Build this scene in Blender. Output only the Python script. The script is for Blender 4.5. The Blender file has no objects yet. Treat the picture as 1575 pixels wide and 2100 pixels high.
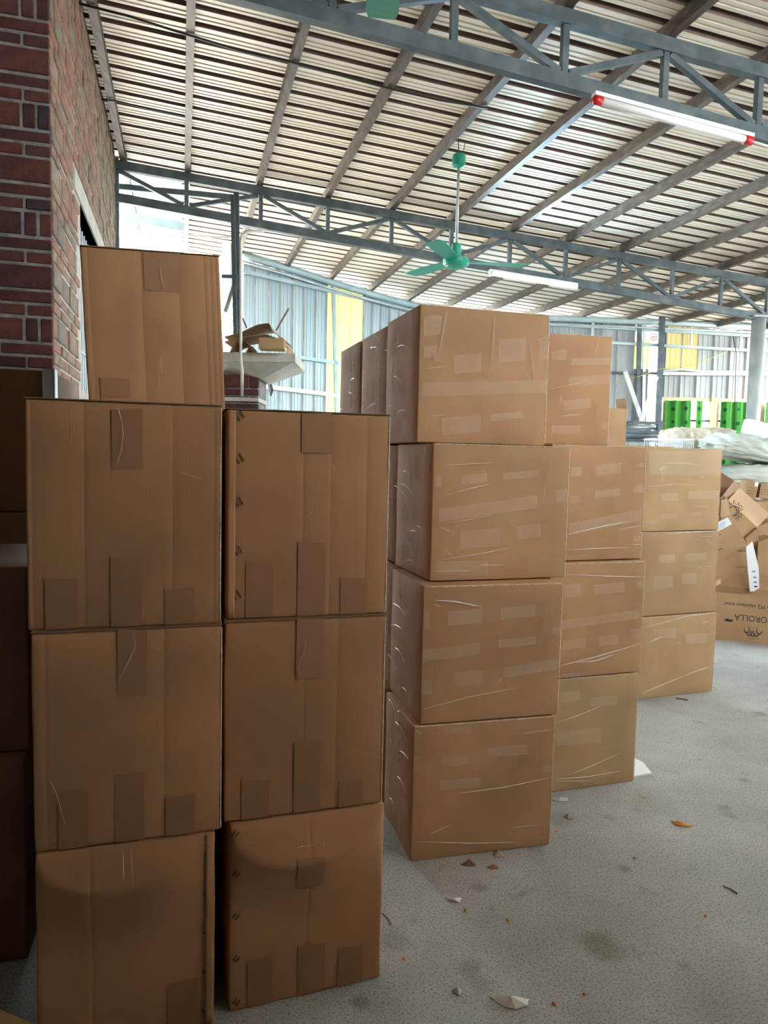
import bpy, bmesh, math, random
from mathutils import Vector, Matrix, noise
random.seed(7)
S = bpy.context.scene
C = S.collection
R = math.radians

# ------------------------------------------------------------------ camera
FPX, PITCH, ROLL, EYE = 1482.0, R(4.39), R(1.291), 1.5
FW = Vector((0, math.cos(PITCH), -math.sin(PITCH)))
R0 = Vector((1, 0, 0)); U0 = R0.cross(FW)
RT = R0*math.cos(ROLL) + U0*math.sin(ROLL)
UP = U0*math.cos(ROLL) - R0*math.sin(ROLL)
O = Vector((0, 0, EYE))
cd = bpy.data.cameras.new('camera'); cam = bpy.data.objects.new('camera', cd); C.objects.link(cam)
cd.sensor_fit = 'VERTICAL'; cd.sensor_height = 36.0; cd.lens = FPX/2100*36.0
cd.clip_start = 0.05; cd.clip_end = 200
m3 = Matrix((RT, UP, -FW)).transposed()
cam.matrix_world = Matrix.Translation(O) @ m3.to_4x4()
S.camera = cam

# ------------------------------------------------------------------ light
w = bpy.data.worlds.new('sky'); S.world = w; w.use_nodes = True
bg = w.node_tree.nodes['Background']
bg.inputs[0].default_value = (0.86, 0.95, 1.0, 1); bg.inputs[1].default_value = 4.6
sl = bpy.data.lights.new('sun', 'SUN'); sl.energy = 10.0; sl.angle = R(8); sl.color = (1, 0.95, 0.88)
sun = bpy.data.objects.new('sun', sl); C.objects.link(sun)
sun.rotation_euler = Vector((0.35, 0.2, -0.9)).to_track_quat('-Z', 'Y').to_euler()
S.view_settings.view_transform = 'Standard'; S.view_settings.look = 'None'
S.view_settings.gamma = 1.0; S.view_settings.use_curve_mapping = False
S.view_settings.exposure = 1.97
S.cycles.max_bounces = 7; S.cycles.diffuse_bounces = 5; S.cycles.glossy_bounces = 2; S.cycles.transmission_bounces = 3; S.cycles.transparent_max_bounces = 6
S.cycles.caustics_reflective = False; S.cycles.caustics_refractive = False

# ------------------------------------------------------------------ frames
TH = R(15.7)
BU = Vector((math.cos(TH), math.sin(TH), 0)); BV = Vector((-math.sin(TH), math.cos(TH), 0))
Z = Vector((0, 0, 1))
def bw(u, v, z): return BU*u + BV*v + Z*z                     # building frame -> world
def ray(x, y): return FW + RT*((x-787.5)/FPX) - UP*((y-1050)/FPX)
def onplane(x, y, p, n):                                      # point of a known plane seen at a pixel of the photo
    d = ray(x, y); return O + d*((Vector(p)-O).dot(n)/d.dot(n))
def atY(x, y, Y): return onplane(x, y, (0, Y, 0), Vector((0, 1, 0)))
def atZ(x, y, z=0): return onplane(x, y, (0, 0, z), Z)
BROT = Matrix((BU, BV, Z)).transposed().to_4x4()

# ------------------------------------------------------------------ materials
def mat(name, col=(.5, .5, .5), rough=.7, metal=0., coat=0., spec=.5):
    m = bpy.data.materials.new(name); m.use_nodes = True
    b = m.node_tree.nodes['Principled BSDF']
    b.inputs['Base Color'].default_value = (*col, 1); b.inputs['Roughness'].default_value = rough
    b.inputs['Metallic'].default_value = metal; b.inputs['Coat Weight'].default_value = coat
    b.inputs['Specular IOR Level'].default_value = spec
    return m
def nd(m, t, **kw):
    n = m.node_tree.nodes.new(t)
    for k, v in kw.items():
        if k in n.inputs: n.inputs[k].default_value = v
        else: setattr(n, k, v)
    return n
def ln(m, a, ao, b, bi): m.node_tree.links.new(a.outputs[ao], b.inputs[bi])
def ramp(m, stops):
    r = nd(m, 'ShaderNodeValToRGB'); e = r.color_ramp.elements
    while len(e) < len(stops): e.new(.5)
    for i, (p, c) in enumerate(stops): e[i].position = p; e[i].color = (*c, 1)
    return r
def noisy(name, c1, c2, scale=4., rough=.7, metal=0., bump=.0, bscale=60., stretch=(1, 1, 1), coat=0., detail=5., lo=.35, hi=.65, rnd=0., spec=.5, third=None):
    m = mat(name, c1, rough, metal, coat, spec); b = m.node_tree.nodes['Principled BSDF']
    tc = nd(m, 'ShaderNodeTexCoord'); mp = nd(m, 'ShaderNodeMapping'); mp.inputs['Scale'].default_value = stretch
    ln(m, tc, 'Object', mp, 'Vector')
    src = mp
    oi = nd(m, 'ShaderNodeObjectInfo')
    ad = nd(m, 'ShaderNodeVectorMath', operation='ADD'); sc = nd(m, 'ShaderNodeMath', operation='MULTIPLY'); sc.inputs[1].default_value = 37.
    ln(m, oi, 'Random', sc, 0); ln(m, mp, 'Vector', ad, 0); ln(m, sc, 'Value', ad, 1)
    n = nd(m, 'ShaderNodeTexNoise', Scale=scale, Detail=detail); ln(m, ad, 'Vector', n, 'Vector')
    st = [(lo, c1), (hi, c2)] + ([(min(1, hi+.12), third)] if third else [])
    r = ramp(m, st); ln(m, n, 'Fac', r, 'Fac')
    out = r
    if rnd:
        hs = nd(m, 'ShaderNodeHueSaturation'); mr = nd(m, 'ShaderNodeMapRange')
        mr.inputs['To Min'].default_value = 1-rnd; mr.inputs['To Max'].default_value = 1+rnd
        ln(m, oi, 'Random', mr, 'Value'); ln(m, mr, 'Result', hs, 'Value'); ln(m, r, 'Color', hs, 'Color'); out = hs
    ln(m, out, 'Color', b, 'Base Color')
    if bump:
        n2 = nd(m, 'ShaderNodeTexNoise', Scale=bscale, Detail=3.); ln(m, ad, 'Vector', n2, 'Vector')
        bp = nd(m, 'ShaderNodeBump', Strength=bump, Distance=.01); ln(m, n2, 'Fac', bp, 'Height'); ln(m, bp, 'Normal', b, 'Normal')
    return m
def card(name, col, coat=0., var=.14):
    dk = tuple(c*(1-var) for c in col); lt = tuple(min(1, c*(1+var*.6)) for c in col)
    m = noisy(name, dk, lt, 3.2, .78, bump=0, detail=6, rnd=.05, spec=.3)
    b = m.node_tree.nodes['Principled BSDF']
    tc = nd(m, 'ShaderNodeTexCoord'); wv = nd(m, 'ShaderNodeTexWave', Scale=40., Distortion=1.5)
    wv.bands_direction = 'X'; ln(m, tc, 'Object', wv, 'Vector')
    bp = nd(m, 'ShaderNodeBump', Strength=.03, Distance=.004); ln(m, wv, 'Color', bp, 'Height'); ln(m, bp, 'Normal', b, 'Normal')
    if coat:
        b.inputs['Coat Weight'].default_value = coat; b.inputs['Coat Roughness'].default_value = .3
        n2 = nd(m, 'ShaderNodeTexNoise', Scale=7., Detail=4.); mp = nd(m, 'ShaderNodeMapping'); mp.inputs['Scale'].default_value = (1, 1, 2.5)
        ln(m, tc, 'Object', mp, 'Vector'); ln(m, mp, 'Vector', n2, 'Vector')
        b2 = nd(m, 'ShaderNodeBump', Strength=.35, Distance=.01); ln(m, n2, 'Fac', b2, 'Height'); ln(m, b2, 'Normal', b, 'Coat Normal')
    return m
def filmmat(name, tint, gloss, fac, bumps=.5):
    m = bpy.data.materials.new(name); m.use_nodes = True; nt = m.node_tree
    for n in list(nt.nodes): nt.nodes.remove(n)
    o = nd(m, 'ShaderNodeOutputMaterial'); t = nd(m, 'ShaderNodeBsdfTransparent', Color=(*tint, 1))
    g = nd(m, 'ShaderNodeBsdfGlossy', Roughness=.22, Color=(*gloss, 1))
    tc = nd(m, 'ShaderNodeTexCoord'); n1 = nd(m, 'ShaderNodeTexNoise', Scale=14., Detail=4.)
    mp = nd(m, 'ShaderNodeMapping'); mp.inputs['Scale'].default_value = (1, .6, 3.); ln(m, tc, 'Object', mp, 'Vector'); ln(m, mp, 'Vector', n1, 'Vector')
    bp = nd(m, 'ShaderNodeBump', Strength=bumps, Distance=.02); ln(m, n1, 'Fac', bp, 'Height'); ln(m, bp, 'Normal', g, 'Normal')
    fr = nd(m, 'ShaderNodeFresnel', IOR=1.45); ln(m, bp, 'Normal', fr, 'Normal')
    mu = nd(m, 'ShaderNodeMath', operation='MULTIPLY'); mu.inputs[1].default_value = fac; mu.use_clamp = True
    ln(m, fr, 'Fac', mu, 0)
    mx = nd(m, 'ShaderNodeMixShader'); ln(m, mu, 'Value', mx, 0); ln(m, t, 'BSDF', mx, 1); ln(m, g, 'BSDF', mx, 2)
    ln(m, mx, 'Shader', o, 'Surface'); return m
def translucent(name, col, k=.7, ribs=False):
    m = bpy.data.materials.new(name); m.use_nodes = True; nt = m.node_tree
    for n in list(nt.nodes): nt.nodes.remove(n)
    o = nd(m, 'ShaderNodeOutputMaterial'); a = nd(m, 'ShaderNodeBsdfTranslucent', Color=(*col, 1)); d = nd(m, 'ShaderNodeBsdfDiffuse', Color=(*col, 1))
    mx = nd(m, 'ShaderNodeMixShader', Fac=1-k); ln(m, a, 'BSDF', mx, 1); ln(m, d, 'BSDF', mx, 2); ln(m, mx, 'Shader', o, 'Surface'); return m
def emit(name, col, s):
    m = bpy.data.materials.new(name); m.use_nodes = True
    b = m.node_tree.nodes['Principled BSDF']; b.inputs['Base Color'].default_value = (.9, .9, .9, 1)
    b.inputs['Emission Color'].default_value = (*col, 1); b.inputs['Emission Strength'].default_value = s; return m

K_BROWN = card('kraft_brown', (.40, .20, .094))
K_ORANGE = card('kraft_orange_wrapped', (.39, .215, .108))
K_TAN = card('kraft_tan_wrapped', (.385, .245, .126))
K_HEAP = card('kraft_heap', (.40, .25, .135))
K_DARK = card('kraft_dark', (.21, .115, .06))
K_MUST = card('kraft_mustard', (.30, .17, .05))
K_INNER = card('kraft_inner', (.36, .24, .14))
M_EDGE = noisy('corrugated_edge', (.42, .30, .19), (.62, .50, .36), 90, .9)
M_TAPE = mat('brown_tape', (.30, .142, .063), .62); 
M_FILM = filmmat('stretch_film', (.95, .93, .905), (1, .98, .95), .55, .35)
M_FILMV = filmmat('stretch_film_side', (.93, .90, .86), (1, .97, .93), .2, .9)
def hazemat(name, col, k):
    m = bpy.data.materials.new(name); m.use_nodes = True; nt = m.node_tree
    for n in list(nt.nodes): nt.nodes.remove(n)
    o = nd(m, 'ShaderNodeOutputMaterial'); t = nd(m, 'ShaderNodeBsdfTransparent'); d = nd(m, 'ShaderNodeBsdfDiffuse', Color=(*col, 1))
    mx = nd(m, 'ShaderNodeMixShader', Fac=k); ln(m, t, 'BSDF', mx, 1); ln(m, d, 'BSDF', mx, 2); ln(m, mx, 'Shader', o, 'Surface'); return m
M_HAZE = hazemat('loose_film', (.85, .76, .62), .11)
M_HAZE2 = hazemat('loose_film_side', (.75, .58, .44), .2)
M_WRK = mat('film_crease', (.88, .87, .84), .12, spec=1.0); M_WRK.node_tree.nodes['Principled BSDF'].inputs['Alpha'].default_value = .6
M_STAPLE = mat('staple_wire', (.10, .065, .04), .4, .6)
M_LABEL = mat('label_paper', (.75, .78, .82), .6)
M_INK = mat('ink', (.03, .028, .03), .7)
M_BLUE = mat('blue_ink', (.12, .2, .5), .7)
M_STEEL = noisy('truss_paint', (.055, .075, .085), (.10, .125, .135), 7, .55, .2, bump=.1, stretch=(1, 1, 1), third=(.16, .145, .125), lo=.4, hi=.66)
M_PURL = noisy('purlin_steel', (.085, .07, .06), (.15, .12, .097), 5, .5, .35, stretch=(6, 1, 6), third=(.19, .18, .17), lo=.35, hi=.62)
M_BEAM = noisy('eave_paint', (.30, .40, .42), (.42, .50, .50), 5, .5, .2)
M_ROOF = noisy('roof_steel', (.80, .70, .56), (.88, .80, .68), 2.2, .45, .08, stretch=(.35, 5, 1), bump=.08, bscale=9, spec=.6)
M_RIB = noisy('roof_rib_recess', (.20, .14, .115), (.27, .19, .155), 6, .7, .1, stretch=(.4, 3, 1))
M_WALLB = noisy('wall_steel_blue', (.355, .445, .455), (.465, .535, .54), 1.4, .45, .15, stretch=(3, 3, .35), rnd=.06)
M_WALLW = noisy('wall_steel_white', (.27, .29, .288), (.37, .375, .355), 1.6, .5, .1, stretch=(3, 3, .35), rnd=.08, third=(.39, .35, .27), hi=.62)
M_WSEAM = noisy('wall_seam', (.28, .24, .21), (.46, .44, .42), 9, .7, stretch=(1, 1, .4))
M_YEL = translucent('yellow_fibreglass', (.34, .32, .15), .4)
M_BEIGE = translucent('beige_fibreglass', (.34, .28, .13), .3)
M_SKYL = translucent('white_fibreglass', (.30, .315, .345), .8)
M_CONC = noisy('pale_concrete', (.42, .40, .34), (.55, .52, .45), 6, .9, bump=.3, bscale=40)
M_MORTAR = noisy('mortar', (.38, .335, .28), (.52, .465, .40), 14, .95, bump=.5, bscale=70)
M_MORTAR2 = noisy('grey_mortar', (.15, .135, .13), (.27, .25, .24), 14, .95, bump=.5, bscale=70)
M_CABLE = mat('black_cable', (.015, .015, .016), .5)
M_PVC = mat('white_conduit', (.72, .70, .64), .45)
M_GREEN = mat('fan_green', (.02, .30, .20), .3)
M_RED = mat('red_cap', (.5, .02, .02), .35)
M_TUBE = mat('lamp_white', (.8, .8, .8), .35)
M_GALV = noisy('galvanised', (.42, .47, .48), (.56, .60, .60), 5, .42, .5)
M_BLACK = mat('black_void', (.02, .02, .02), .8)
def brickmat(name, stops, rough=.88):
    m = mat(name, (.3, .1, .08), rough); b = m.node_tree.nodes['Principled BSDF']
    oi = nd(m, 'ShaderNodeObjectInfo'); r = ramp(m, stops); ln(m, oi, 'Random', r, 'Fac')
    tc = nd(m, 'ShaderNodeTexCoord'); n = nd(m, 'ShaderNodeTexNoise', Scale=16., Detail=6.); ln(m, tc, 'Object', n, 'Vector')
    mx = nd(m, 'ShaderNodeMix', data_type='RGBA', blend_type='MULTIPLY'); mx.inputs['Factor'].default_value = .75
    rr = ramp(m, [(.3, (.55, .5, .5)), (.7, (1.2, 1.15, 1.1))]); ln(m, n, 'Fac', rr, 'Fac')
    ln(m, r, 'Color', mx, 'A'); ln(m, rr, 'Color', mx, 'B'); ln(m, mx, 'Result', b, 'Base Color')
    bp = nd(m, 'ShaderNodeBump', Strength=.5, Distance=.01); n2 = nd(m, 'ShaderNodeTexNoise', Scale=45., Detail=4.)
    ln(m, tc, 'Object', n2, 'Vector'); ln(m, n2, 'Fac', bp, 'Height'); ln(m, bp, 'Normal', b, 'Normal'); return m
M_BRICK = brickmat('dark_red_brick', [(0, (.05, .017, .017)), (.35, (.088, .024, .02)), (.7, (.11, .031, .023)), (.9, (.065, .026, .025)), (1, (.027, .02, .022))])
M_BRICKS = brickmat('weathered_brick', [(0, (.20, .115, .08)), (.3, (.25, .155, .105)), (.55, (.28, .12, .075)), (.8, (.26, .195, .13)), (1, (.18, .145, .11))])

# ------------------------------------------------------------------ mesh helpers
def link(name, me, m=None, parent=None, mtx=None):
    o = bpy.data.objects.new(name, me); C.objects.link(o)
    if m is not None and me is not None and not me.materials: me.materials.append(m)
    if parent is not None: o.parent = parent
    if mtx is not None: o.matrix_world = mtx if parent is None else mtx
    return o
def tag(o, label, cat, group=None, kind=None):
    o['label'] = label; o['category'] = cat
    if group: o['group'] = group
    if kind: o['kind'] = kind
    return o
def empty(name, loc=(0, 0, 0), mtx=None):
    o = bpy.data.objects.new(name, None); C.objects.link(o); o.empty_display_size = .1
    if mtx is not None: o.matrix_world = mtx
    else: o.location = loc
    return o
def struct(o): o['kind'] = 'structure'; return o
class MB:
    def __init__(s): s.v = []; s.f = []
    def box(s, a, b, M=None):
        (x0, y0, z0), (x1, y1, z1) = a, b; k = len(s.v)
        for p in ((x0,y0,z0),(x1,y0,z0),(x1,y1,z0),(x0,y1,z0),(x0,y0,z1),(x1,y0,z1),(x1,y1,z1),(x0,y1,z1)):
            p = Vector(p); s.v.append(M @ p if M is not None else p)
        s.f += [tuple(k+i for i in q) for q in ((0,3,2,1),(4,5,6,7),(0,1,5,4),(1,2,6,5),(2,3,7,6),(3,0,4,7))]; return s
    def bar(s, p, q, w, h, up=Z):                 # rectangular bar from p to q
        p, q = Vector(p), Vector(q); d = (q-p); L = d.length; d.normalize()
        x = d.cross(up); x.normalize(); y = x.cross(d)
        M = Matrix((x, d, y)).transposed().to_4x4(); M.translation = p
        return s.box((-w/2, 0, -h/2), (w/2, L, h/2), M)
    def cbar(s, p, q, w, h, t=.004, up=Z):        # C section purlin, open to one side
        p, q = Vector(p), Vector(q); d = (q-p); L = d.length; d.normalize()
        x = d.cross(up); x.normalize(); y = x.cross(d)
        M = Matrix((x, d, y)).transposed().to_4x4(); M.translation = p
        s.box((-w/2, 0, -h/2), (-w/2+t, L, h/2), M); s.box((-w/2+t, 0, h/2-t), (w/2, L, h/2), M); s.box((-w/2+t, 0, -h/2), (w/2, L, -h/2+t), M)
        s.box((w/2-t, 0, h/2-.02), (w/2, L, h/2-t), M); return s.box((w/2-t, 0, -h/2+t), (w/2, L, -h/2+.02), M)
    def tube(s, pts, r, n=8, cap=True):
        pts = [Vector(p) for p in pts]; k0 = len(s.v); prev = None
        for i, p in enumerate(pts):
            d = (pts[min(i+1, len(pts)-1)] - pts[max(i-1, 0)]).normalized()
            a = d.cross(Z if abs(d.z) < .95 else Vector((1, 0, 0))).normalized() if prev is None else (prev - d*prev.dot(d)).normalized()
            prev = a; b = d.cross(a); rr = r[i] if isinstance(r, (list, tuple)) else r
            for j in range(n):
                t = 2*math.pi*j/n; s.v.append(p + a*math.cos(t)*rr + b*math.sin(t)*rr)
        for i in range(len(pts)-1):
            for j in range(n):
                a = k0+i*n+j; b = k0+i*n+(j+1) % n; s.f.append((a, b, b+n, a+n))
        if cap: s.f += [tuple(k0+j for j in reversed(range(n))), tuple(k0+(len(pts)-1)*n+j for j in range(n))]
        return s
    def lathe(s, prof, n=24, M=None):
        k0 = len(s.v)
        for r, z in prof:
            for j in range(n):
                t = 2*math.pi*j/n; p = Vector((r*math.cos(t), r*math.sin(t), z)); s.v.append(M @ p if M is not None else p)
        for i in range(len(prof)-1):
            for j in range(n):
                a = k0+i*n+j; b = k0+i*n+(j+1) % n; s.f.append((a, b, b+n, a+n))
        return s
    def slab(s, pts, n, t):                       # flat polygon pts extruded by t along n
        k = len(s.v); m = len(pts); n = Vector(n)
        s.v += [Vector(p) for p in pts] + [Vector(p)+n*t for p in pts]
        s.f += [tuple(k+i for i in reversed(range(m))), tuple(k+m+i for i in range(m))]
        s.f += [(k+i, k+(i+1) % m, k+m+(i+1) % m, k+m+i) for i in range(m)]; return s
    def grid(s, fn, nu, nv):
        k = len(s.v)
        for i in range(nu+1):
            for j in range(nv+1): s.v.append(Vector(fn(i/nu, j/nv)))
        for i in range(nu):
            for j in range(nv):
                a = k+i*(nv+1)+j; s.f.append((a, a+nv+1, a+nv+2, a+1))
        return s
    def mesh(s, name, smooth=False):
        me = bpy.data.meshes.new(name); me.from_pydata([tuple(v) for v in s.v], [], s.f); me.validate()
        bm = bmesh.new(); bm.from_mesh(me); bmesh.ops.recalc_face_normals(bm, faces=bm.faces); bm.to_mesh(me); bm.free()
        if smooth: me.shade_smooth()
        return me
    def build(s, name, m, parent=None, smooth=False):
        return link(name, s.mesh(name, smooth), m, parent)
def smooth_by_angle(me, ang=40):
    me.shade_smooth()
    bm = bmesh.new(); bm.from_mesh(me)
    for e in bm.edges:
        if len(e.link_faces) == 2 and e.calc_face_angle(0) > R(ang): e.smooth = False
    bm.to_mesh(me); bm.free()
def text_mesh(txt, size):
    cu = bpy.data.curves.new('t', 'FONT'); cu.body = txt; cu.size = size; cu.align_x = 'LEFT'; cu.resolution_u = 3
    o = bpy.data.objects.new('t', cu); C.objects.link(o)
    dg = bpy.context.evaluated_depsgraph_get(); dg.update()
    me = bpy.data.meshes.new_from_object(o.evaluated_get(dg)); bpy.data.objects.remove(o); bpy.data.curves.remove(cu); return me
# ================================================================== SETTING
# floor: one concrete slab, sunlit yard beyond
STAINS = [(1232, 1940, .07, (0.65, 0.63, 0.55)), (962, 1985, .04, (0.73, 0.73, 0.73)), (985, 2018, .04, (0.78, 0.78, 0.78)), (800, 1925, .06, (0.73, 0.73, 0.73)), (985, 1818, .03, (0.73, 0.73, 0.73)), (1280, 1782, .025, (0.68, 0.68, 0.68)), (1150, 1680, .07, (0.75, 0.77, 0.77)), (1560, 2085, .25, (0.85, 0.85, 0.83)), (1340, 1640, .12, (0.93, 0.91, 0.85)), (740, 2055, .03, (0.63, 0.63, 0.61))]
def floormat():
    m = mat('concrete_floor', (.36, .36, .34), .85); b = m.node_tree.nodes['Principled BSDF']
    tc = nd(m, 'ShaderNodeTexCoord')
    a = nd(m, 'ShaderNodeTexNoise', Scale=1.1, Detail=6., Roughness=.6); ln(m, tc, 'Object', a, 'Vector')
    ra = ramp(m, [(.32, (.245, .245, .23)), (.5, (.33, .327, .308)), (.68, (.415, .41, .388))]); ln(m, a, 'Fac', ra, 'Fac')
    c = nd(m, 'ShaderNodeTexNoise', Scale=130., Detail=3., Roughness=.7); ln(m, tc, 'Object', c, 'Vector')
    rc = ramp(m, [(.36, (.40, .40, .40)), (.46, (.95, .95, .95)), (.62, (1.18, 1.17, 1.15))]); ln(m, c, 'Fac', rc, 'Fac')
    mx = nd(m, 'ShaderNodeMix', data_type='RGBA', blend_type='MULTIPLY'); mx.inputs['Factor'].default_value = .8
    ln(m, ra, 'Color', mx, 'A'); ln(m, rc, 'Color', mx, 'B')
    d = nd(m, 'ShaderNodeTexNoise', Scale=5.5, Detail=5., Roughness=.65); ln(m, tc, 'Object', d, 'Vector')
    rd = ramp(m, [(.28, (.5, .5, .49)), (.40, (1, 1, 1))]); ln(m, d, 'Fac', rd, 'Fac')
    m2 = nd(m, 'ShaderNodeMix', data_type='RGBA', blend_type='MULTIPLY'); m2.inputs['Factor'].default_value = .8
    ln(m, mx, 'Result', m2, 'A'); ln(m, rd, 'Color', m2, 'B'); last = m2
    wn = nd(m, 'ShaderNodeTexNoise', Scale=14., Detail=4.); ln(m, tc, 'Object', wn, 'Vector')
    ws_ = nd(m, 'ShaderNodeVectorMath', operation='SCALE'); ws_.inputs['Scale'].default_value = .07; ln(m, wn, 'Color', ws_, 0)
    wa = nd(m, 'ShaderNodeVectorMath', operation='ADD'); ln(m, tc, 'Object', wa, 0); ln(m, ws_, 'Vector', wa, 1)
    for px, py, r_, c_ in STAINS:
        p_ = atZ(px, py); ds = nd(m, 'ShaderNodeVectorMath', operation='DISTANCE'); ds.inputs[1].default_value = (p_.x+.035, p_.y+.035, .035); ln(m, wa, 'Vector', ds, 0)
        rs = ramp(m, [(r_*.55, c_), (r_*1.25, (1, 1, 1))]); ln(m, ds, 'Value', rs, 'Fac')
        mm = nd(m, 'ShaderNodeMix', data_type='RGBA', blend_type='MULTIPLY'); mm.inputs['Factor'].default_value = 1.; ln(m, last, 'Result', mm, 'A'); ln(m, rs, 'Color', mm, 'B'); last = mm
    ln(m, last, 'Result', b, 'Base Color')
    bp = nd(m, 'ShaderNodeBump', Strength=.35, Distance=.006); ln(m, c, 'Fac', bp, 'Height'); ln(m, bp, 'Normal', b, 'Normal'); return m
M_FLOOR = floormat()
fm = MB(); fm.box((-3.2, -1.6, -.2), (9.9, 14, 0), BROT); struct(fm.build('floor', M_FLOOR))
M_GROUND = noisy('yard_concrete', (.40, .39, .36), (.52, .50, .46), 1.5, .9)
gm = MB(); gm.box((-40, -40, -.4), (40, 40, -.21)); struct(gm.build('ground', M_GROUND))

# ---- roof: corrugated sheets on C purlins
def zr(u): return 4.375 - .0594*u
ceil = struct(empty('ceiling', bw(2, 5, zr(2))))
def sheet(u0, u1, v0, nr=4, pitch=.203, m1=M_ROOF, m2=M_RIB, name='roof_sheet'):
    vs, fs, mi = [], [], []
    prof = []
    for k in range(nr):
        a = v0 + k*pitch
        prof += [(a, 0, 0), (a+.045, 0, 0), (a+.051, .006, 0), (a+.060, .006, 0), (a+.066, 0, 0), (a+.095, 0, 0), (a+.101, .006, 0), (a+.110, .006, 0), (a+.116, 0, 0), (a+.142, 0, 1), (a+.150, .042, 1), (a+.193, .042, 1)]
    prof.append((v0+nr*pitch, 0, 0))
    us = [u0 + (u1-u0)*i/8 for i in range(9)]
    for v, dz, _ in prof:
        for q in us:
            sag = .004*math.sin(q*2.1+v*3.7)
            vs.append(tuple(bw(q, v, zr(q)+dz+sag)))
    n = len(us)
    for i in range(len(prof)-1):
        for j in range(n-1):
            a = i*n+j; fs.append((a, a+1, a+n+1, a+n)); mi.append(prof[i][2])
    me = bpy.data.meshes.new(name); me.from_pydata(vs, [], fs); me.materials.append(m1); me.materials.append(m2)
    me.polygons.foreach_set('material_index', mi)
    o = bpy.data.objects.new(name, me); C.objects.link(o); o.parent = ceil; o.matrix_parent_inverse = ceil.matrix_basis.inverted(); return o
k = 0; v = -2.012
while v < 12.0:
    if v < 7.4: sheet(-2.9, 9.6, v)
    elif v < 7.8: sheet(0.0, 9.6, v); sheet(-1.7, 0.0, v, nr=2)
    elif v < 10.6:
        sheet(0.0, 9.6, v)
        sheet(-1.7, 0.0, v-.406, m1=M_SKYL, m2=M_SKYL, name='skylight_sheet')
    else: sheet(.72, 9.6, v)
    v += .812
PU = [.9*(.06+.79*k) for k in range(-3, 14)]; PU[2] = -.555
for i, q in enumerate(PU):
    v1 = 12.1 if q > .75 else 10.7
    if q < -.75: v0_, v1 = (-2, 4.3) if q < -1 else (-2, 10.7)
    else: v0_ = -2
    mb = MB(); mb.cbar(bw(q, v0_, zr(q)-.047), bw(q, v1, zr(q)-.047), .055, .085)
    o = mb.build('purlin', M_PURL); o.parent = ceil; o.matrix_parent_inverse = ceil.matrix_basis.inverted()
for i, q in enumerate(PU):                                    # short cleats where purlins meet the trusses
    if q < -.7: continue
    for vv in (4.05, 7.74):
        mb = MB(); mb.box((q+.03, vv-.03, zr(q)-.09), (q+.036, vv+.03, zr(q)-.01), BROT)
        o = mb.build('purlin_cleat', M_STEEL); o.parent = ceil; o.matrix_parent_inverse = ceil.matrix_basis.inverted()

# ---- trusses
def ztc(u): return zr(u) - .092 - .043
def zbc(u): return 3.918 - .0768*u
def truss(v, nodes, first_top, u0, u1, label):
    t = empty('roof_truss', bw(u0, v, ztc(u0))); inv = t.matrix_basis.inverted()
    def part(n, mb): o = mb.build(n, M_STEEL, t); o.matrix_parent_inverse = inv; return o
    part('top_chord', MB().bar(bw(u0, v, ztc(u0)), bw(u1, v, ztc(u1)), .06, .085))
    part('bottom_chord', MB().bar(bw(u0, v, zbc(u0)), bw(u1, v, zbc(u1)), .06, .085))
    for q in nodes: part('web_post', MB().bar(bw(q, v, zbc(q)+.04), bw(q, v, ztc(q)-.04), .04, .04, BV))
    for i in range(len(nodes)-1):
        a, b = nodes[i], nodes[i+1]
        if (i % 2 == 0) == first_top: p, q = bw(a+.03, v, ztc(a)-.05), bw(b-.03, v, zbc(b)+.05)
        else: p, q = bw(a+.03, v, zbc(a)+.05), bw(b-.03, v, ztc(b)-.05)
        part('web_diagonal', MB().bar(p, q, .038, .038, BV))
    tag(t, label, 'truss'); return t
ND = [.9*x for x in (-.70, .05, .87, 1.65, 2.43, 3.2, 3.99, 4.78, 5.57, 6.4, 7.19, 7.98, 8.77, 9.56, 10.35)]
truss(4.05, ND[:8]+ND[8:], False, -.63, 9.4, 'blue-grey steel lattice truss crossing the top right, nearest the camera')
truss(7.74, ND, True, -.66, 9.4, 'slim steel lattice truss farther back, behind the hanging green ceiling fan')

# ---- brick walls
def brick_mesh(name, a, b, c, bev=.005):
    me = bpy.data.meshes.new(name); bm = bmesh.new(); bmesh.ops.create_cube(bm, size=1)
    for vt in bm.verts: vt.co = Vector((vt.co.x*a, vt.co.y*b, vt.co.z*c))
    bmesh.ops.bevel(bm, geom=list(bm.edges), offset=bev, segments=1, affect='EDGES'); bm.to_mesh(me); bm.free(); return me
_bm = {}
def bmesh_for(w_, h_, t_, m):
    k = (round(w_, 3), round(h_, 3), m.name)
    if k not in _bm: _bm[k] = brick_mesh('brick', w_, t_, h_); _bm[k].materials.append(m)
    return _bm[k]
def courses(z0, z1):
    z = z0; i = 0; out = []
    hs = [.115, .053, .053]
    while z < z1: out.append((z, hs[i % 3], i)); z += hs[i % 3]+.013; i += 1
    return out
def lay(length, z0, z1, seed, holes=()):
    rg = random.Random(seed); out = []
    for z, h, i in courses(z0, z1):
        s = 0.
        seq = []
        if i % 3 == 0:
            n = i//3; pat = [.055, .055, .24] if n % 2 == 0 else [.24, .055]
            while s < length:
                for wd in pat:
                    if s < length: seq.append((s, min(wd, length-s))); s += wd+.013
        else:
            st = .115 if i % 3 == 1 else .24
            seq.append((0, st)); s = st+.011
            while s < length: wd = .24 if rg.random() < .75 else .115; seq.append((s, min(wd, length-s))); s += wd+.013
        for s0, wd in seq:
            if wd < .03: continue
            if any(s0+wd > q[0] and s0 < q[1] and z+h > q[2] and z < q[3] for q in holes): continue
            out.append((s0+wd/2, z+h/2, wd, h))
    return out
rg = random.Random(3)
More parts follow.
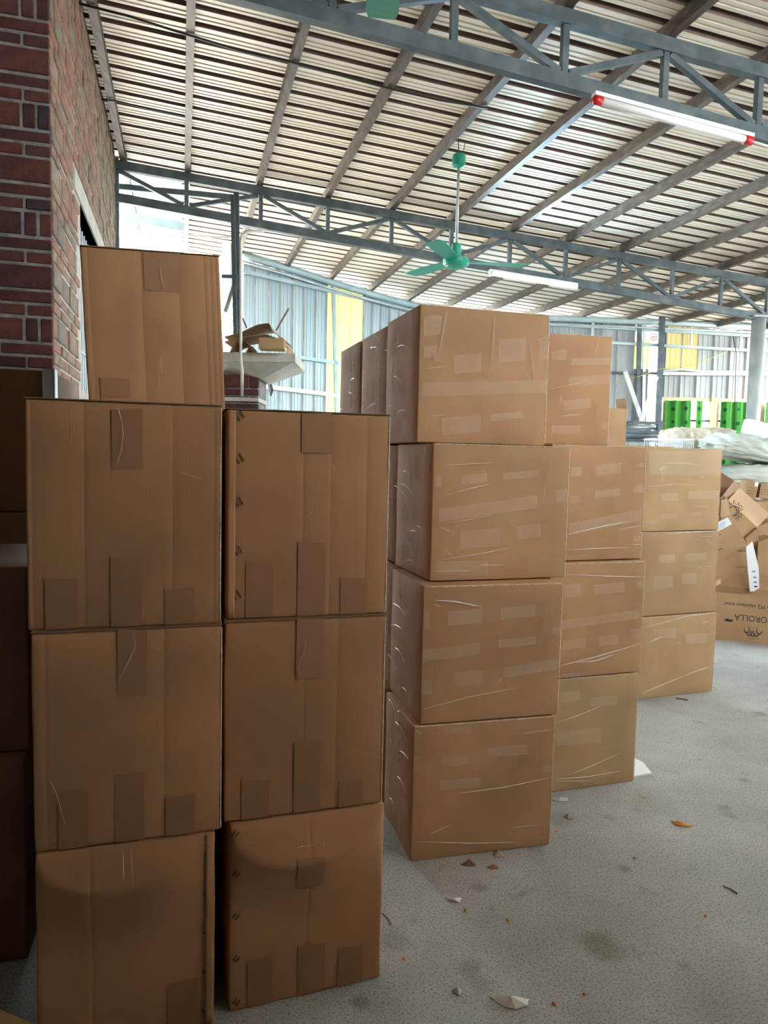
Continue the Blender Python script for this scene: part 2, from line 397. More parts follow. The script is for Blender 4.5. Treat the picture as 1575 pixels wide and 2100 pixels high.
wf = MB(); wf.box((-2.9, 4.0545, 0), (-.634, 4.30, 4.40), BROT)
wallf = struct(wf.build('wall_front', M_MORTAR2))
for s, z, wd, h in lay(.78, 1.0, 4.36, 1):
    b = link('brick', bmesh_for(wd, h, .05, M_BRICK), None, wallf)
    b.matrix_world = Matrix.Translation(bw(-.632-s, 4.075+rg.uniform(-.004, .003), z)) @ BROT @ Matrix.Rotation(rg.uniform(-.008, .008), 4, 'Y')
HV = (5.16, 6.42, 1.9, 3.08)
ws = MB()
for a, b in (((-.87, 4.30, 0), (-.633, HV[0], 4.40)), ((-.87, HV[1], 0), (-.633, 7.74, 4.40)), ((-.87, HV[0], 0), (-.633, HV[1], HV[2])), ((-.87, HV[0], HV[3]), (-.633, HV[1], 4.40))):
    ws.box(a, b, BROT)
walls = struct(ws.build('wall_left', M_MORTAR))
sb = [q for q in lay(3.68, 1.55, 4.36, 2, ((HV[0]-4.06, HV[1]-4.06, HV[2], HV[3]), (.8, 2.5, HV[3], HV[3]+.13))) ]
sb.sort(key=lambda q: q[0])
far = MB()
for i, (s, z, wd, h) in enumerate(sb):
    M = Matrix.Translation(bw(-.652+rg.uniform(-.004, .006), 4.06+s, z)) @ BROT @ Matrix.Rotation(R(90), 4, 'Z')
    if i < 290:
        b = link('brick', bmesh_for(wd, h, .05, M_BRICKS), None, walls); b.matrix_world = M
    else: far.box((-wd/2, -.025, -h/2), (wd/2, .025, h/2), M)
fb = far.build('bricks_farther_along', M_BRICKS, walls); fb['kind'] = 'stuff'
lt = MB(); lt.box((-.87, 4.86, HV[3]), (-.622, 6.56, HV[3]+.13), BROT); lt.build('lintel', M_CONC, walls)
win = struct(empty('window_1', bw(-.75, 5.8, 2.0))); inv = win.matrix_basis.inverted()
for k in range(11):
    q = HV[0]+.06+k*.115; o = MB().tube([bw(-.70, q, HV[2]), bw(-.70, q, HV[3])], .008, 6).build('bar', M_GALV, win); o.matrix_parent_inverse = inv
for k in range(2):
    zz = HV[2]+.3+k*.5; o = MB().bar(bw(-.70, HV[0], zz), bw(-.70, HV[1], zz), .02, .006).build('cross_bar', M_GALV, win); o.matrix_parent_inverse = inv
bx_ = MB(); bx_.box((-2.9, 4.30, 0), (-2.8, 7.74, 4.4), BROT); bx_.box((-2.8, 7.64, 0), (-.87, 7.74, 4.4), BROT); struct(bx_.build('wall_room', M_MORTAR2))
wb = MB(); wb.box((-2.9, -.7, 0), (2.0, -.5, 4.25), BROT); wb.box((2.0, -.6, 0), (9.8, -.4, 2.38), BROT); struct(wb.build('wall_blocker_behind', M_MORTAR2))  # unseen added walls behind the camera, sized to cut sky light low down
wr_ = MB(); wr_.box((9.6, -1.2, 0), (9.8, 2.0, 3.8), BROT); wr_.box((9.6, 2.0, 0), (9.8, 11.0, 2.2), BROT); struct(wr_.build('wall_blocker_right', M_MORTAR2))  # added out-of-view wall on the right, narrows the daylight on floor and cartons
wl = MB(); wl.box((-2.9, -1.2, 0), (-2.7, 4.06, 4.4), BROT); struct(wl.build('wall_blocker_side', M_MORTAR2))  # added left-hand wall, unseen, stops sky light leaking in from that side

# ---- sheet metal walls at the back
PA, PB, PC = Vector((-2.03, 10.3, 0)), Vector((.35, 12.36, 0)), Vector((9.6, 12.28, 0))
class Wall:
    def __init__(s, name, a, b):
        s.a = a; s.d = (b-a).normalized(); s.n = Vector((s.d.y, -s.d.x, 0)); s.L = (b-a).length
        s.o = struct(empty(name, a)); s.inv = s.o.matrix_basis.inverted()
    def at(s, px, py, off=0): return onplane(px, py, s.a + s.n*off, s.n)
    def t(s, px, py=760): return (s.at(px, py)-s.a).dot(s.d)
    def P(s, t, z, off=0): return s.a + s.d*t + s.n*off + Z*z
    def part(s, name, mb, m, smooth=False): o = mb.build(name, m, s.o, smooth); o.matrix_parent_inverse = s.inv; return o
    def sheet(s, t0, t1, z0, z1, m, name='sheet', rib=True):
        mb = MB(); wd = t1-t0
        pr = [(0, .028), (.018, .028), (.03, 0), (wd*.3, 0), (wd*.3+.008, .01), (wd*.3+.022, .01), (wd*.3+.03, 0), (wd*.62, 0), (wd*.62+.008, .01), (wd*.62+.022, .01), (wd*.62+.03, 0), (wd-.012, 0), (wd, .028)]
        k = len(mb.v)
        for t, h in pr:
            for z in (z0, z1): mb.v.append(s.P(t0+t, z, -.02+h*.7))
        for i in range(len(pr)-1): mb.f.append((k+2*i, k+2*i+2, k+2*i+3, k+2*i+1))
        s.part(name, mb, m)
    def seam(s, t, z0, z1): s.part('seam_strip', MB().bar(s.P(t+.006, z0, .004), s.P(t+.006, z1, .004), .022, .012, s.d), M_WSEAM)
    def girt(s, p, q, h=.05, m=M_BEAM, name='girt', off=.04):
        s.part(name, MB().bar(s.at(*p, off), s.at(*q, off), .04, h), m)
def roof_z_at(P): return zr(P.dot(BU))
W1 = Wall('wall_back_left', PA, PB)
sx = [497, 521, 549, 573, 598, 621, 645, 667, 692, 717, 742, 760, 778, 796, 815, 840]
for i in range(len(sx)-1):
    t0, t1 = W1.t(sx[i]), W1.t(sx[i+1]); P = W1.P(t0, 0)
    W1.sheet(t0, t1, 0, roof_z_at(P)-.14, M_YEL if 667 <= sx[i] < 742 else M_WALLB)
    if not 667 < sx[i] < 742: W1.seam(t0, 0, roof_z_at(P)-.16)
W1.girt((497, 556), (840, 634)); W1.girt((600, 731), (700, 745), .05); W1.girt((520, 790), (700, 812), .06, M_GALV); W1.girt((497, 545), (497.5, 545))
W1.girt((683, 575), (690, 850), .05, M_BEAM, 'post')
# eave pipe running round both walls
W2 = Wall('wall_back', PB, PC)
ep = [W1.at(497, 522, .06), W1.at(600, 553, .06), W1.at(700, 585, .06), W1.at(790, 611, .10), W2.at(850, 626, .12), W2.at(960, 641, .08), W2.at(1120, 652, .06), W2.at(1355, 661, .06), W2.at(1640, 674, .06)]
o = MB().tube(ep, .055, 10).build('eave_pipe', M_BEAM, W2.o, True); o.matrix_parent_inverse = W2.inv
ep2 = [p + Vector((0, -.02, -.10)) for p in ep]
o = MB().tube(ep2, .018, 8).build('eave_rail', M_GALV, W2.o, True); o.matrix_parent_inverse = W2.inv
tw = W2.t(1357)
t = 0.
xs = []
while t < 8.9:
    xs.append(t); t += .27
zt = lambda t: roof_z_at(W2.P(t, 0))-.12
tY0, tY1, tB0, tB1 = W2.t(1325), W2.t(1350), W2.t(1362), W2.t(1430)
ZW = 2.60
for t in xs:
    t1 = t+.27
    zlow = 0 if t1 < tw else ZW
    if zlow: t = max(t, tw)
    W2.seam(t, zlow, zt(t))
    mid = (t+t1)/2
    if tY0-.1 < mid < tY1+.0:
        za, zb = W2.at(1337, 757).z, W2.at(1337, 698).z
        W2.sheet(t, t1, 0, za, M_WALLW); W2.sheet(t, t1, za, zb, M_YEL); W2.sheet(t, t1, zb, zt(t), M_SKYL)
    elif tB0 < mid < tB1:
        za = W2.at(1400, 757).z
        W2.sheet(t, t1, zlow, za, M_WALLW); W2.sheet(t, t1, za, zt(t), M_BEIGE)
    else: W2.sheet(t, t1, zlow, zt(t), M_WALLB if mid < 1.5 else M_WALLW)
mb = MB(); mb.bar(W2.P(tw, .6, -.03), W2.P(9.2, .6, -.03), .05, 1.2); W2.part('dado', mb, M_WALLW)
W2.girt((1120, 665), (1600, 692), .045); W2.girt((1250, 703), (1600, 722), .045); W2.girt((1250, 764), (1358, 766), .04, M_STEEL); W2.girt((1356, 766), (1640, 768), .05, M_GALV)
W2.girt((1120, 668), (1120.5, 668)); W2.girt((1216, 655), (1214, 690), .04, M_GALV, 'stud'); W2.girt((1312, 660), (1306, 905), .07, M_STEEL, 'post', .06); W2.girt((1322, 662), (1318, 905), .05, M_GALV, 'stud', .03)
W2.girt((1358, 645), (1347, 915), .10, M_STEEL, 'post', .10)
W2.girt((1420, 668), (1416, 712), .03, M_GALV, 'stud'); W2.girt((1521, 672), (1517, 717), .03, M_GALV, 'stud')
o = MB().tube([W2.at(1362, 761, .08), W2.at(1400, 757, .08), W2.at(1440, 762, .08), W2.at(1540, 763, .08)], .02, 8).build('white_pipe', M_PVC, W2.o, True); o.matrix_parent_inverse = W2.inv
# diagonal planks leaning on the wall
M_PLANK = noisy('grey_plank', (.48, .46, .42), (.62, .60, .56), 6, .8, stretch=(8, 8, 1))
for p, q, lb in (((1282, 762), (1320, 872), 'pale plank slanting down to the right against the white sheet wall'), ((1347, 772), (1312, 872), 'pale plank slanting down to the left beside the grey post')):
    dd_ = .18 if q[0] > 1315 else .32; a, b = W2.at(*p, dd_), W2.at(*q, dd_+.08); tag(MB().bar(a, b, .07, .02, W2.n).build('leaning_plank', M_PLANK), lb, 'plank')

# ---- windows with wooden frames and curtains
M_WOOD = noisy('window_wood', (.45, .33, .18), (.56, .42, .25), 4, .6, stretch=(2, 2, 12))
M_GLASS = filmmat('window_glass', (.85, .93, .90), (1, 1, 1), 1.0, .02)
def curtain_mat():
    m = translucent('green_curtain', (.10, .42, .08), .3); nt = m.node_tree
    tc = nd(m, 'ShaderNodeTexCoord'); vo = nd(m, 'ShaderNodeTexVoronoi', Scale=4.6, Randomness=.12); ln(m, tc, 'Object', vo, 'Vector')
    r = ramp(m, [(.12, (.02, .09, .035)), (.19, (.075, .27, .055))]); ln(m, vo, 'Distance', r, 'Fac')
    for n in nt.nodes:
        if n.type in ('BSDF_TRANSLUCENT', 'BSDF_DIFFUSE'): ln(m, r, 'Color', n, 'Color')
    return m
M_CURT = curtain_mat()
def window(n, px0, px1, curtains):
    t0, t1 = W2.t(px0, 830), W2.t(px1, 830); z0, z1 = 1.22, ZW
    o = struct(empty('window_%d' % n, W2.P(t0, z0))); inv = o.matrix_basis.inverted()
    def part(nm, mb, m): q = mb.build(nm, m, o); q.matrix_parent_inverse = inv
    fr = .05
    part('frame_head', MB().bar(W2.P(t0, z1-fr/2, .02), W2.P(t1, z1-fr/2, .02), .09, fr), M_WOOD)
    part('frame_sill', MB().bar(W2.P(t0, z0+fr/2, .02), W2.P(t1, z0+fr/2, .02), .09, fr), M_WOOD)
    for t in (t0+.03, t1-.03): part('frame_jamb', MB().bar(W2.P(t, z0+fr, .02), W2.P(t, z1-fr, .02), .06, .09, W2.n), M_WOOD)
    mid = (t0+t1)/2
    part('mullion', MB().bar(W2.P(mid, z0+fr, .02), W2.P(mid, z1-fr, .02), .04, .06, W2.n), M_STEEL)
    part('rail', MB().bar(W2.P(t0+.06, 2.22, .02), W2.P(t1-.06, 2.22, .02), .03, .03), M_STEEL)
    for a, b in ((t0+.06, mid-.02), (mid+.02, t1-.06)):
        mb = MB(); mb.slab([W2.P(a, z0+fr), W2.P(b, z0+fr), W2.P(b, z1-fr), W2.P(a, z1-fr)], W2.n, .006); part('pane', mb, M_GLASS)
    for c0, c1, lb in curtains:
        a, b = W2.t(c0, 840), W2.t(c1, 840); ph = random.random()*6
        mb = MB(); mb.grid(lambda s, q: W2.P(a+(b-a)*s, 1.2+(ZW-.06-1.2)*q, .12+.028*math.sin(s*(b-a)*34+ph)+.012*math.sin(s*(b-a)*71+q*3)), 40, 6)
        c = mb.build('curtain', M_CURT, None, True); sm = c.modifiers.new('th', 'SOLIDIFY'); sm.thickness = .003
        tag(c, lb, 'curtain', 'green curtains in the back windows')
window(2, 1357, 1462, [(1358, 1412, 'green dotted curtain in the window beside the grey wall post'), (1421, 1436, 'narrow strip of green curtain beside the bare window pane')])
window(3, 1464, 1556, [(1472, 1536, 'wide green dotted curtain left of the round steel column')])
window(4, 1558, 1660, [(1562, 1650, 'green dotted curtain at the right edge behind the round steel column')])
W2.part('frame_post', MB().bar(W2.at(1463, 815, .03), W2.P(W2.t(1463), 1.2, .03), .10, .12, W2.n), M_WOOD)

# ---- round column carrying the far truss
cp = onplane(1556, 660, bw(0, 7.74, 0), BV)
col = empty('steel_column', (cp.x, cp.y, 0)); tag(col, 'round grey steel column holding up the truss at the right edge', 'column')
MB().lathe([(.085, 0), (.085, 3.36), (0, 3.36)], 20).build('shaft', M_GALV, col, True)
MB().box((-.14, -.14, 0), (.14, .14, .015)).build('base_plate', M_GALV, col)
MB().box((-.12, -.12, 3.36), (.12, .12, 3.375)).build('cap_plate', M_GALV, col)
# ================================================================== CARTONS
def axis(L, r, n, extra=()):
    a = [0, r*.3, r] + [r + (L-2*r)*i/n for i in range(1, n)] + [L-r, L-r*.3, L]
    for e in extra: a += [e-.004, e-.0015, e, e+.0015, e+.004]
    a = sorted(x for x in a if 0 <= x <= L); out = [a[0]]
    for x in a[1:]:
        if x-out[-1] > 2e-4: out.append(x)
    out[-1] = L
    return out
def carton_body(w, d, h, r=.006, nx=10, nz=10, creases=(), disp=None, seed=0):
    X, Y, Zs = axis(w, r, nx, creases), axis(d, r, 4), axis(h, r, nz)
    V, F, idx = [], [], {}
    off = Vector((seed*3.1, seed*1.7, seed*.9))
    def vid(p):
        k = (round(p[0], 5), round(p[1], 5), round(p[2], 5))
        if k in idx: return idx[k]
        q = Vector(p); c = Vector((min(max(p[0], r), w-r), min(max(p[1], r), d-r), min(max(p[2], r), h-r))); e = q-c
        if e.length > 1e-6 and sum(1 for t in e if abs(t) > 1e-6) > 1: q = c + e.normalized()*r
        sx_, sy_, sz_ = math.sin(math.pi*p[0]/w), math.sin(math.pi*p[1]/d), math.sin(math.pi*p[2]/h)
        nb = noise.noise(Vector(p)*5+off)*.0025
        if p[1] < 1e-6:
            q.y -= (.004*sx_*sz_ + nb)
            for c_ in creases:
                t = abs(p[0]-c_)
                if t < .005: q.y += .0016*math.cos(t/.005*math.pi/2)*(.6+.4*noise.noise(Vector((p[2]*6, c_*9, seed))))
            if disp: q.y -= disp(p[0], p[2])
        if p[0] < 1e-6: q.x -= .003*sy_*sz_ + nb
        if p[0] > w-1e-6: q.x += .003*sy_*sz_ + nb
        q += Vector((noise.noise(Vector((0, 0, p[2]*3))+off)*.002, 0, 0)) if p[2] > .01 else Vector()
        idx[k] = len(V); V.append(tuple(q)); return idx[k]
    def face(A, B, fn, flip):
        for i in range(len(A)-1):
            for j in range(len(B)-1):
                f = [vid(fn(A[i], B[j])), vid(fn(A[i+1], B[j])), vid(fn(A[i+1], B[j+1])), vid(fn(A[i], B[j+1]))]
                F.append(f[::-1] if flip else f)
    face(X, Zs, lambda a, b: (a, 0, b), False); face(X, Zs, lambda a, b: (a, d, b), True)
    face(Y, Zs, lambda a, b: (0, a, b), True); face(Y, Zs, lambda a, b: (w, a, b), False)
    face(X, Y, lambda a, b: (a, b, 0), True); face(X, Y, lambda a, b: (a, b, h), False)
    me = bpy.data.meshes.new('body'); me.from_pydata(V, [], F); smooth_by_angle(me, 50); return me
class Carton:
    def __init__(s, label, x, y, z, w, yaw, h, tilt=0, d=.42, m=K_BROWN, group=None, creases=(), disp=None, name='carton', seed=None, nx=10, nz=10, r=.006, cat='carton'):
        a = R(yaw); M = Matrix.Translation((x, y, z)) @ Matrix.Rotation(a, 4, 'Z') @ Matrix.Rotation(-R(tilt), 4, 'Y') @ Matrix.Translation((-w, 0, 0))
        s.M = M; s.Mi = M.inverted(); s.w, s.d, s.h = w, d, h
        s.o = empty(name, mtx=M); tag(s.o, label, cat, group)
        s.seed = seed if seed is not None else random.random()*50
        s.disp = disp
        s.b = link('body', carton_body(w, d, h-.003, r, nx, nz, creases, disp, s.seed), m, s.o)
    def loc(s, px, py):                                       # photo pixel -> (x, z) on the front face
        n = s.M.to_3x3() @ Vector((0, -1, 0)); q = s.Mi @ onplane(px, py, s.M.translation, n); return q.x, q.z
    def yoff(s, x, z):
        return -(.004*math.sin(math.pi*min(max(x/s.w, 0), 1))*math.sin(math.pi*min(max(z/s.h, 0), 1)) + .0026 + (s.disp(x, z) if s.disp else 0))
    def tape(s, x0, y0, x1, y1, m=M_TAPE):
        a = s.loc(x0, y0); b = s.loc(x1, y1); xl, xr, zt, zb = a[0], b[0], a[1], b[1]
        zb = max(zb, .002); zt = min(zt, s.h-.002)
        jit = random.uniform(-.006, .006)
        mb = MB(); mb.grid(lambda p, q: (xl+(xr-xl)*p, s.yoff(xl+(xr-xl)*p, zb+(zt-zb)*q), zb+(zt-zb)*q+(jit*(p-.5) if q > .9 else 0)), 8, 10)
        mb.build('tape', m, s.o, True)
    def staple(s, px, py, dx, dy):
        a = s.loc(px, py); b = s.loc(px+dx, py+dy); ya, yb = s.yoff(*a), s.yoff(*b)
        mb = MB(); mb.tube([(a[0], ya+.002, a[1]), (a[0], ya-.0012, a[1]), (b[0], yb-.0012, b[1]), (b[0], yb+.002, b[1])], .0016, 6)
        mb.build('staple', M_STAPLE, s.o, True)
    def wrinkles(s, lines, wd=.0035, h=.003):
        for L in lines:
            mb = MB(); ww = wd
            if isinstance(L[-1], float): ww = L[-1]; L = L[:-1]
            ww *= .7
            P = [s.loc(*p) for p in L]
            Q = []
            for i in range(len(P)-1):
                for k in range(6): t = k/6; Q.append((P[i][0]+(P[i+1][0]-P[i][0])*t, P[i][1]+(P[i+1][1]-P[i][1])*t))
            Q.append(P[-1]); n = len(Q); k0 = len(mb.v)
            for i, (x, z) in enumerate(Q):
                a = Q[max(i-1, 0)]; b = Q[min(i+1, n-1)]; dx, dz = b[0]-a[0], b[1]-a[1]; l = math.hypot(dx, dz) or 1
                nx_, nz_ = -dz/l, dx/l; f = max(.12, math.sin(math.pi*min(.98, max(.02, i/(n-1))))**.7)*(.75+.5*random.random()); y = s.yoff(x, z)-.0045
                wob = noise.noise(Vector((x*60, z*60, s.seed)))*.0012
                mb.v += [Vector((x+nx_*ww*f/2, y, z+nz_*ww*f/2)), Vector((x+nx_*wob, y-h*f, z+nz_*wob)), Vector((x-nx_*ww*f/2, y, z-nz_*ww*f/2))]
            for i in range(n-1):
                a = k0+3*i; mb.f += [(a, a+1, a+4, a+3), (a+1, a+2, a+5, a+4)]
            mb.build('film_crease', M_WRK, s.o, True)
    def worn_edges(s, top=True, right=True):                   # pale rubbed paper along the front top edge and right edge
        g_ = random.Random(s.seed)
        def strip(fn, n):
            mb = MB(); mb.grid(fn, n, 2); mb.build('worn_edge', M_EDGE, s.o, True)
        if top: strip(lambda p, q: (.004+(s.w-.008)*p, (-.0006, .0006, .004)[int(q*2)] - .0008 - (.003*math.sin(math.pi*p) if False else 0), s.h-.003 + (-.0015-.0045*abs(noise.noise(Vector((p*30, s.seed, 1)))), .0003, .0006)[int(q*2)]), 60)
        if right: strip(lambda p, q: (s.w+(-.001-.003*abs(noise.noise(Vector((p*24, s.seed, 2)))), .0008, .0012)[int(q*2)], (-.0008, -.0002, .004)[int(q*2)], .006+(s.h-.014)*p), 50)
    def top_flaps(s, m=None):
        g = .003
        for y0, y1 in ((-.002, s.d/2-g), (s.d/2+g, s.d+.002)):
            mb = MB(); mb.grid(lambda p, q: (-.001+(s.w+.002)*p, y0+(y1-y0)*q, s.h-.0025+.002*abs(noise.noise(Vector((p*6+s.seed, q, 0))))), 14, 2)
            o = mb.build('flap', m or K_DARK, s.o); sm = o.modifiers.new('t', 'SOLIDIFY'); sm.thickness = .003; sm.offset = 1
    def band(s, z, wd, slope, e, m=M_FILM, name='film_band'):  # film strip wrapped round right side, front and left side
        path = [(s.w+e, s.d*.9), (s.w+e, s.d*.5), (s.w+e, -e+.004), (s.w+e-.004, -e)] + [(s.w*(1-i/9), -e) for i in range(1, 9)] + [(-e+.004, -e), (-e, -e+.004)] + [(-e, s.d*i/5) for i in range(1, 5)] + [(-e, s.d-.004)]
        L = 0; mb = MB(); k = 0; sd = random.random()*9
        zs = []
        for i, p in enumerate(path):
            if i: L += math.hypot(p[0]-path[i-1][0], p[1]-path[i-1][1])
            zc = z + slope*(s.w/2 + s.d*.9 - L)
            b = .004*math.sin(math.pi*min(max(p[0]/s.w, 0), 1)) if p[1] < 0 else 0
            bx = .003*math.sin(math.pi*min(max(p[1]/s.d, 0), 1)) if p[1] > 0 else 0
            for q in (0, .5, 1):
                zz = min(max(zc+(q-.5)*wd, .003), s.h-.003)
                j = abs(noise.noise(Vector((L*14, zz*16, sd))))*.0022
                y = p[1]-(b*math.sin(math.pi*zz/s.h)+j+.0026 if p[1] < .001 else 0)
                x = p[0]+((bx+j+.0026) if p[0] > s.w-.001 else -(bx+j+.0026) if p[0] < .001 else 0)
                mb.v.append(Vector((x, y, zz)))
        for i in range(len(path)-1):
            for q in range(2): a = 3*i+q; mb.f.append((a, a+3, a+4, a+1))
        mb.build(name, m, s.o, True)
    def vband(s, x, wd, e, m=M_FILM):                          # film strip down the front
        mb = MB(); sd = random.random()*9
        mb.grid(lambda p, q: (min(max(x+(p-.5)*wd, .004), s.w-.004), s.yoff(x, q*s.h)-e-abs(noise.noise(Vector((p*3, q*7, sd))))*.002, .004+(s.h-.008)*q), 2, 12)
        mb.build('film_band', m, s.o, True)
    def sband(s, y, wd, e):                                    # film strip down the left side
        mb = MB(); sd = random.random()*9
        mb.grid(lambda p, q: (-.006-e-.003*math.sin(math.pi*q)-abs(noise.noise(Vector((p*4, q*9, sd))))*.004, min(max(y+(p-.5)*wd, .004), s.d-.004), .004+(s.h-.008)*q), 3, 16)
        mb.build('film_band', M_FILMV, s.o, True)
    def side_wrinkles(s, n=9):
        for _ in range(n):
            mb = MB(); y0 = random.uniform(.02, s.d-.12); z0 = random.uniform(.05, s.h-.05); L = random.uniform(.07, .2); a = random.choice([random.uniform(-.3, .5), random.uniform(1.2, 1.7)])
            k0 = len(mb.v); m_ = 7
            for i in range(m_):
                t = i/(m_-1); y = y0+L*t*math.cos(a); z = z0+L*t*math.sin(a)+.01*math.sin(t*3); f = max(.1, math.sin(math.pi*min(.98, max(.02, t))))*.002
                y = min(max(y, .004), s.d-.004); z = min(max(z, .004), s.h-.004)
                mb.v += [Vector((-.0105, y, z-f)), Vector((-.0135, y, z)), Vector((-.0105, y, z+f))]
            for i in range(m_-1): b = k0+3*i; mb.f += [(b, b+1, b+4, b+3), (b+1, b+2, b+5, b+4)]
            mb.build('film_crease', M_WRK, s.o, True)
    def haze(s, x0, y0, x1, y1, slope=-.1):                    # patch of loose film on the front, pixel box sheared along the wrap
        P = [s.loc(x0, y0), s.loc(x1, y0+slope*(x1-x0)), s.loc(x1, y1+slope*(x1-x0)), s.loc(x0, y1)]
        P = [(min(max(x, .003), s.w-.003), min(max(z, .003), s.h-.003)) for x, z in P]
        def fn(p, q):
            a = [P[3][k]+(P[2][k]-P[3][k])*p for k in (0, 1)]; b = [P[0][k]+(P[1][k]-P[0][k])*p for k in (0, 1)]
            x, z = [a[k]+(b[k]-a[k])*q for k in (0, 1)]; return (x, s.yoff(x, z)-.0016, z)
        mb = MB(); mb.grid(fn, 6, 4); mb.build('film_patch', M_HAZE, s.o, True)
    def side_film(s, rows=3, seed=0):                          # loose patches, strips and creases of film on the left side
        g_ = random.Random(seed)
        for i in range(rows):
            z0 = s.h*(i+.25)/rows; y = .02
            while y < s.d-.05:
                wd = g_.uniform(.02, .10); hh = g_.uniform(.05, .10)
                if g_.random() < .75:
                    y1 = min(y+wd, s.d-.008); mb = MB(); mb.grid(lambda p, q: (-.0072-.003*math.sin(math.pi*(y+(y1-y)*p)/s.d), y+(y1-y)*p, z0+hh*q-.25*(y+(y1-y)*p)*.3), 3, 3); mb.build('film_patch', M_HAZE2, s.o, True)
                y += wd+g_.uniform(.015, .04)
        s.side_wrinkles(10)

GA = 'plain brown cartons stacked at front left'; GB = 'film-wrapped cartons in the middle stack'; GC = 'film-wrapped cartons in the far stack'
# ---- front left stack
DA = .62
def crush(w, h, top, depth, right_soft=.0):
    def f(x, z):
        s = x/w; arc = h - top*math.sin(math.pi*min(1, s**.8))**.55
        if z >= arc:
            k = (z-arc)/max(1e-4, h-arc); return depth*(1-k)*math.sin(math.pi*s)**.5
        k = (arc-z)/max(arc, .01); return depth*math.sin(math.pi*s)**.5*max(0, 1-k*2.2)**1.2
    return f
a11 = Carton('crushed brown carton on the floor, bottom of the leftmost front stack', -0.418, 1.800, 0, .424, 17.8, .526, d=DA, group=GA, disp=crush(.424, .526, .10, .045), nx=40, nz=44, creases=(.125,))
a12 = Carton('brown carton second from the floor in the leftmost front stack', -0.404, 1.803, .527, .440, 17.1, .540, d=DA, group=GA, creases=(.03, .30))
a13 = Carton('brown carton third from the floor in the leftmost front stack', -0.410, 1.812, 1.068, .447, 16.1, .550, d=DA, group=GA, creases=(.012, .128, .33, .43))
a21 = Carton('crushed brown carton on the floor, bottom of the second front stack', 0.019, 1.980, 0, .431, 19.8, .525, d=DA, group=GA, disp=crush(.431, .525, .12, .05), nx=40, nz=44, creases=(.21,))
a22 = Carton('middle brown carton of the second front stack', 0.011, 1.974, .526, .436, 17.9, .538, d=.56, group=GA, creases=(.21, .30))
a23 = Carton('top brown carton of the second front stack, stapled along its left edge', 0.011, 1.988, 1.065, .438, 16.5, .549, d=.56, group=GA, creases=(.20, .275, .375))
for c in (a12, a13, a22, a23): c.top_flaps()
for c in (a13, a12, a23, a22): c.worn_edges(False)
dp = Vector((-math.sin(R(17)), math.cos(R(17)), 0))
hid = []
for i, (z, h) in enumerate(((0, .526), (.527, .539), (1.067, .524))):
    p = Vector((-.405, 1.81, 0)) + dp*.67
    Carton('brown carton in the row behind the leftmost front stack, %s' % ('on the floor', 'second layer', 'directly under the tilted top carton')[i], p.x, p.y, z, .44, 17, h, d=DA, group=GA)
a14 = Carton('tilted brown carton alone on top, against the brick wall', -0.556, 2.529, 1.619, .439, 21.7, .551, tilt=2.7, d=.5, group=GA, creases=(.02, .18, .30, .385, .405, .424)); a14.top_flaps()
for t in ((92, 1187, 160, 1289), (227, 1143, 291, 1286), (338, 1207, 398, 1281), (229, 838, 293, 962)): a13.tape(*t)
for t in ((119, 1622, 181, 1738), (235, 1587, 296, 1724), (340, 1634, 399, 1710), (241, 1288, 302, 1425)): a12.tape(*t)
for t in ((292, 516, 372, 600), (205, 775, 268, 815)): a14.tape(*t)
for t in ((504, 1152, 558, 1264), (611, 1112, 665, 1262), (698, 1185, 750, 1258), (619, 846, 679, 930)): a23.tape(*t)
for t in ((495, 1602, 551, 1678), (603, 1520, 655, 1664), (694, 1603, 742, 1650), (608, 1270, 661, 1388)): a22.tape(*t)
for t in ((508, 1968, 558, 2060), (611, 1940, 664, 2030), (693, 1945, 742, 2010)): a21.tape(*t)
a21.tape(603, 1745, 657, 1800)
a11.tape(344, 2018, 405, 2096)
def seam_flap(c, x0, x1):
    mb = MB(); mb.grid(lambda p, q: (x0+(x1-x0)*p, c.yoff(x0+(x1-x0)*p, q*c.h)-.0035-.003*math.sin(q*5*math.pi)**2*(1-p), .004+(c.h-.008)*q), 3, 24)
    o = mb.build('seam_flap', c.b.data.materials[0], c.o, True); sm = o.modifiers.new('t', 'SOLIDIFY'); sm.thickness = .003; sm.offset = -1
seam_flap(a23, .004, .024); seam_flap(a11, .400, .420)
for y in (848, 936, 1025, 1124, 1216):
    xx = 484-(y-848)*.018
    a23.staple(xx, y, 8, 14); a23.staple(xx+9, y-5, 8, 14)
for y in (1704, 1786, 1876, 1963, 2051):
    a21.staple(475+(y-1704)*.008, y+5, 8, -9); a21.staple(481+(y-1704)*.008, y+8, 8, -9)
for y in (1742, 1829, 1911, 1991, 2070):
    a11.staple(421-(y-1742)*.02, y, 9, 8); a11.staple(432-(y-1742)*.02, y-3, 8, 6)
a14.wrinkles([[(328.6, 729), (331.7, 767)], [(322, 733), (327, 809), .002], [(324, 533), (336, 598), .0025], [(309, 580), (311, 602), .002]], .003)
a13.wrinkles([[(241, 832), (251, 868)], [(251, 868), (253, 890), (249, 925), (238, 960), .003], [(368, 968), (412, 982), .002]], .0035)
a12.wrinkles([[(274, 1300), (278, 1325), (265, 1352), (238, 1407)], [(102, 1595), (117, 1625), (135, 1690), .002]], .0025)
a22.wrinkles([[(627, 1308), (623, 1334), (610, 1367), (617, 1390)]], .0022)
a23.wrinkles([[(680, 952), (686, 966)], [(633, 1055), (640, 1046)]], .003)
a11.wrinkles([[(253, 1738), (255, 1787)], [(268, 1730), (274, 1790), .002]], .004)
mb = MB()                                                    # perforation dots under the bent lip of the lower carton
for i in range(9):
    x, z = a21.loc(607+i*6.2, 1724-i*1.05); y = a21.yoff(x, z); mb.box((x-.0018, y-.0006, z-.0008), (x+.0018, y+.001, z+.0008))
